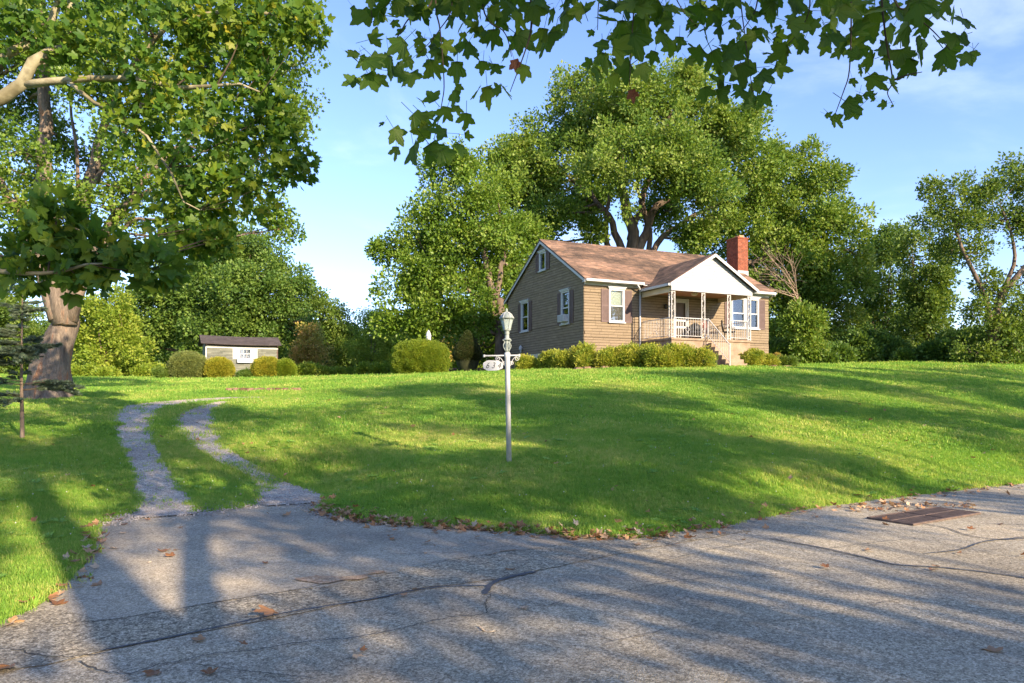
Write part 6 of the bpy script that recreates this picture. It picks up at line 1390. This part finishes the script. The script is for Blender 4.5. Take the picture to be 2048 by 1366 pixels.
def gpoints(z0, z1, dens, ml=.86, mr=.86):
    A = (ml + mr) * (z1*z1 - z0*z0) / 2 + 3 * (z1 - z0); n = int(A * dens); y = np.sqrt(rng.uniform(z0*z0, z1*z1, n)); x = rng.uniform(-1, 1, n) * (y * ml + 1.8)
    ins = inside(x, y, pave_d); e = seg_dist(x, y, pave); keep = ~ins
    keep &= (e > .12) | (rng.uniform(0, 1, n) < .55)
    if z0 < 30:
        tm = track_mask(x, y); nz = np.array([mnoise.noise((a * 1.7, b * 1.7, 4)) + .5 * mnoise.noise((a * 5, b * 5, 2)) for a, b in zip(x, y)]) if z0 < 24 else 0
        right = (x > -6.2 + (y - 10) * -.33)       # the right-hand track is half grown over
        keep &= (tm + nz * .16 > .0) | (rng.uniform(0, 1, n) < .03)
        # patches growing into the right-hand track
        s = TR[1]; dd = np.min(np.hypot(x[:, None] - s[None, 5:55:2, 0], y[:, None] - s[None, 5:55:2, 1]), axis=1)
        over_ = (dd < .6) & (y < 15.2) & (nz > -.02) & ~ins; keep |= over_ & (rng.uniform(0, 1, n) < .45)
    keep &= ~inside(x, y, bedp) & ~inside(x, y, padq)
    # not under the house
    c, s_ = math.cos(-TH), math.sin(-TH); hx = (x - CXH) * c - (y - CYH) * s_; hy = (x - CXH) * s_ + (y - CYH) * c
    keep &= ~((hx > -.1) & (hx < LEN + .1) & (hy > -.2) & (hy < DEP)) & ~((hx > 3) & (hx < 8) & (hy > -2.6) & (hy < 0))
    x, y = x[keep], y[keep]; return np.stack([x, y, H(x, y)], 1)
def grass(z0, z1, dens, protos, s):
    p = gpoints(z0, z1, dens); n = len(p); nz = np.array([mnoise.noise((a * .8, b * .8, 1)) for a, b in p[:, :2]])
    rot = np.stack([rng.normal(size=n) * .12, rng.normal(size=n) * .12, rng.uniform(0, 6.28, n)], 1)
    scatter('grass', p, rot, rng.uniform(*s, n) * (1 + .35 * nz), setm(protos, M['grass']), M['grass'], None, kind='stuff', label='short green lawn grass', cat='grass')
grass(4.2, 11, 950, G1, (.8, 1.35)); grass(11, 15.5, 560, G1, (1.0, 1.6)); grass(15.5, 24, 190, G2, (1.0, 1.6)); grass(24, 36, 60, G3, (.9, 1.3)); grass(36, 62, 14, G3, (1.3, 2.0))
# ragged tufts along the edge of the pavement
e = densify(pave[2:27], .05, .0, False); e = e[(e[:, 1] > 3)]; e = e[np.abs(e[:, 0]) < e[:, 1] * .8 + 1]
e = e + rng.normal(size=e.shape) * .05; ins = inside(e[:, 0], e[:, 1], pave_d); tm = track_mask(e[:, 0], e[:, 1]); e = e[(tm > 0) & (~ins | (rng.uniform(0, 1, len(e)) < .4))]
scatter('edge_grass', np.stack([e[:, 0], e[:, 1], H(e[:, 0], e[:, 1])], 1), np.stack([rng.normal(size=len(e)) * .25, rng.normal(size=len(e)) * .25, rng.uniform(0, 6.28, len(e))], 1), rng.uniform(.9, 1.7, len(e)), setm(G1, M['grass']), M['grass'], None, kind='stuff', label='longer grass tufts along the pavement edge', cat='grass')
# broad-leaved weeds among the grass
V = []; Fw = []
for i in range(9):
    a = i * 2.4; l_ = .05 + .02 * (i % 3); c, s_ = math.cos(a), math.sin(a); k = len(V)
    V += [(0, 0, .03), (c * l_ * .6 - s_ * .016, s_ * l_ * .6 + c * .016, .055), (c * l_, s_ * l_, .05), (c * l_ * .6 + s_ * .016, s_ * l_ * .6 - c * .016, .055)]; Fw.append((k, k+1, k+2, k+3))
pw = gpoints(5, 22, 9); nz = np.array([mnoise.noise((a * .5, c * .5, 7)) for a, c in pw[:, :2]]); pw = pw[nz > .08]
M['weed'] = leafmat('weed_leaf', [(0, (.15, .33, .06)), (1, (.30, .48, .10))], .4)
scatter('weeds', pw, np.stack([rng.normal(size=len(pw)) * .2, rng.normal(size=len(pw)) * .2, rng.uniform(0, 6.28, len(pw))], 1), rng.uniform(.6, 1.3, len(pw)), [proto('weed', V, Fw, M['weed'])], M['weed'], None, kind='stuff', label='low broad-leaved weeds growing in the lawn', cat='weeds')
# clover heads and pale specks
p = gpoints(7, 24, 3); V = [(0, 0, .012), (.012, 0, 0), (0, .012, 0), (-.012, 0, 0), (0, -.012, 0), (0, 0, -.012)]; Fo = [(0,1,2),(0,2,3),(0,3,4),(0,4,1),(5,2,1),(5,3,2),(5,4,3),(5,1,4)]
scatter('clover', p + [0, 0, .05], np.zeros((len(p), 3)), rng.uniform(.4, .9, len(p)), [proto('clover_head', V, Fo, M['clover'])], M['clover'], None, kind='stuff', label='tiny white clover heads in the lawn', cat='clover')

# gravel on the tracks
gx_ = []
for s in TR:
    for i in range(len(s) - 1):
        L = np.hypot(*(s[i+1, :2] - s[i, :2])); k = int(L * s[i, 2] * (420 if s[i, 1] < 14 else 160)); t = rng.uniform(0, 1, k)[:, None]; q = (rng.uniform(-.56, .56, k) * s[i, 2])[:, None]
        d = (s[i+1, :2] - s[i, :2]) / (L + 1e-6); gx_.append(s[i, :2] + (s[i+1, :2] - s[i, :2]) * t + np.array([-d[1], d[0]]) * q)
for (a, b) in ((( 200, 1050), (300, 1026)), ((300, 1026), (420, 1026)), ((420, 1026), (520, 1000)), ((520, 1000), (640, 1010)), ((640, 1010), (700, 1044))):
    A, B = np.array(gp(*a)), np.array(gp(*b)); k = 420; gx_.append(A + (B - A) * rng.uniform(0, 1, k)[:, None] + rng.normal(size=(k, 2)) * [.2, .22])
g = np.vstack(gx_); V = [(.5, 0, .1), (.15, .45, 0), (-.45, .3, .1), (-.4, -.35, 0), (.2, -.5, .1), (0, 0, .45), (0, 0, -.3)]; Fo = [(0,1,5),(1,2,5),(2,3,5),(3,4,5),(4,0,5),(1,0,6),(2,1,6),(3,2,6),(4,3,6),(0,4,6)]
V = [(a * .02, b * .02, c * .02) for a, b, c in V]
scatter('gravel', np.stack([g[:, 0], g[:, 1], H(g[:, 0], g[:, 1]) + .02], 1), rng.uniform(0, 6.28, (len(g), 3)), rng.uniform(.5, 1.5, len(g)), [proto('pebble', V, Fo, M['pebble'])], M['pebble'], None, kind='stuff', label='loose grey gravel on the wheel tracks', cat='gravel')

# ------------------------------------------------------------------ fallen leaves
def dry(seed):
    v, f = leaf_lobed(.13, seed); r = random.Random(seed); v = [(x, y, .35 * z + .6 * abs(x) * r.uniform(.2, .7) + (y - .06)**2 * r.uniform(1, 4)) for x, y, z in v]; return v, f
DL = [proto('dry_leaf', *dry(60 + s), M['dryleaf']) for s in range(6)]
def litter(poly, dens, spread, bias):
    o = []
    for a, b in zip(poly[:-1], poly[1:]):
        A, B = np.array(gp(*a)), np.array(gp(*b)); L = np.linalg.norm(B - A); k = int(L * dens); d = (B - A) / L; nn = np.array([d[1], -d[0]])
        o.append(A + (B - A) * rng.uniform(0, 1, k)[:, None] + nn * (rng.normal(size=k) * spread + bias)[:, None])
    return np.vstack(o)
lt = np.vstack([litter([(632, 1020), (700, 1042), (850, 1054), (1018, 1065), (1180, 1077), (1270, 1078), (1330, 1071)], 80, .075, -.02), litter([(632, 1020), (760, 1048), (1018, 1065), (1270, 1078), (1450, 1052)], 26, .22, .0), litter([(1330, 1070), (1450, 1052), (1600, 1022), (1800, 996), (2048, 968)], 14, .17, .03),
     litter([(0, 1258), (95, 1203), (160, 1148), (190, 1103), (196, 1058), (228, 1036)], 15, .09, .0), litter([(1690, 1024), (1800, 1012), (1960, 1012)], 40, .14, 0), litter([(625, 1005), (700, 1040)], 30, .1, 0)])
lt = np.vstack([lt, np.stack([rng.uniform(-9, 14, 300), rng.uniform(5, 22, 300)], 1)]); ins = inside(lt[:, 0], lt[:, 1], pave_d); lz = np.where(ins, .012, H(lt[:, 0], lt[:, 1]) + .035)
keep = ~(np.hypot(lt[:, 0] - dx, lt[:, 1] - dy) < .25) & ((np.abs(lt[:, 0]) > 3.5) | (lt[:, 1] > 7.2)); lt = lt[keep]; lz = lz[keep]
scatter('fallen_leaves', np.stack([lt[:, 0], lt[:, 1], lz], 1), np.stack([rng.normal(size=len(lt)) * .35, rng.normal(size=len(lt)) * .35, rng.uniform(0, 6.28, len(lt))], 1), rng.uniform(.45, 1.0, len(lt)), DL, M['dryleaf'], None, kind='stuff', label='dry brown leaves gathered along the edge of lawn and road', cat='leaf litter')
DLm = [p.data for p in DL]
k = 0
for px, py, s_ in [(240, 1052, .8), (238, 1098, .8), (352, 1115, 1.0), (325, 1107, 1.1), (292, 1125, .8), (206, 1172, .9), (535, 1130, .6), (355, 1056, .6), (561, 1032, .8), (712, 1308, .9), (418, 1282, .9), (420, 1355, .8), (800, 1195, .6), (820, 1180, .6), (968, 1267, 1.1), (715, 1304, .5), (964, 1086, .8), (1018, 1143, .8), (1285, 1092, .8),
                   (1345, 1090, .7), (1726, 1102, .8), (1658, 1140, .8), (1856, 1142, .7), (1882, 1136, .7), (1938, 1062, .8), (1994, 1310, 1.1), (314, 1340, .9), (845, 1087, .9), (775, 1081, .8), (500, 1295, .6), (30, 1330, 1.4), (105, 1215, 1.1)]:
    g_ = gp(px, py); leafobj('fallen_leaf', DLm[k % 6], (g_[0], g_[1], .011), (rng.normal() * .15, rng.normal() * .15, rng.uniform(0, 6.28)), s_, None, label='single curled brown leaf lying on the open asphalt', cat='leaf', group='single fallen leaves on the asphalt'); k += 1
g_ = gp(565, 1228); v, f = leaf_lobed(.22, 77, True); leafobj('fallen_leaf', mesh('big_leaf', v, f, M['dryleaf']), (g_[0], g_[1], .02), (.2, -.1, 2.2), 1, None, label='largest tan fallen leaf, lying across the tar seam on the road', cat='leaf')
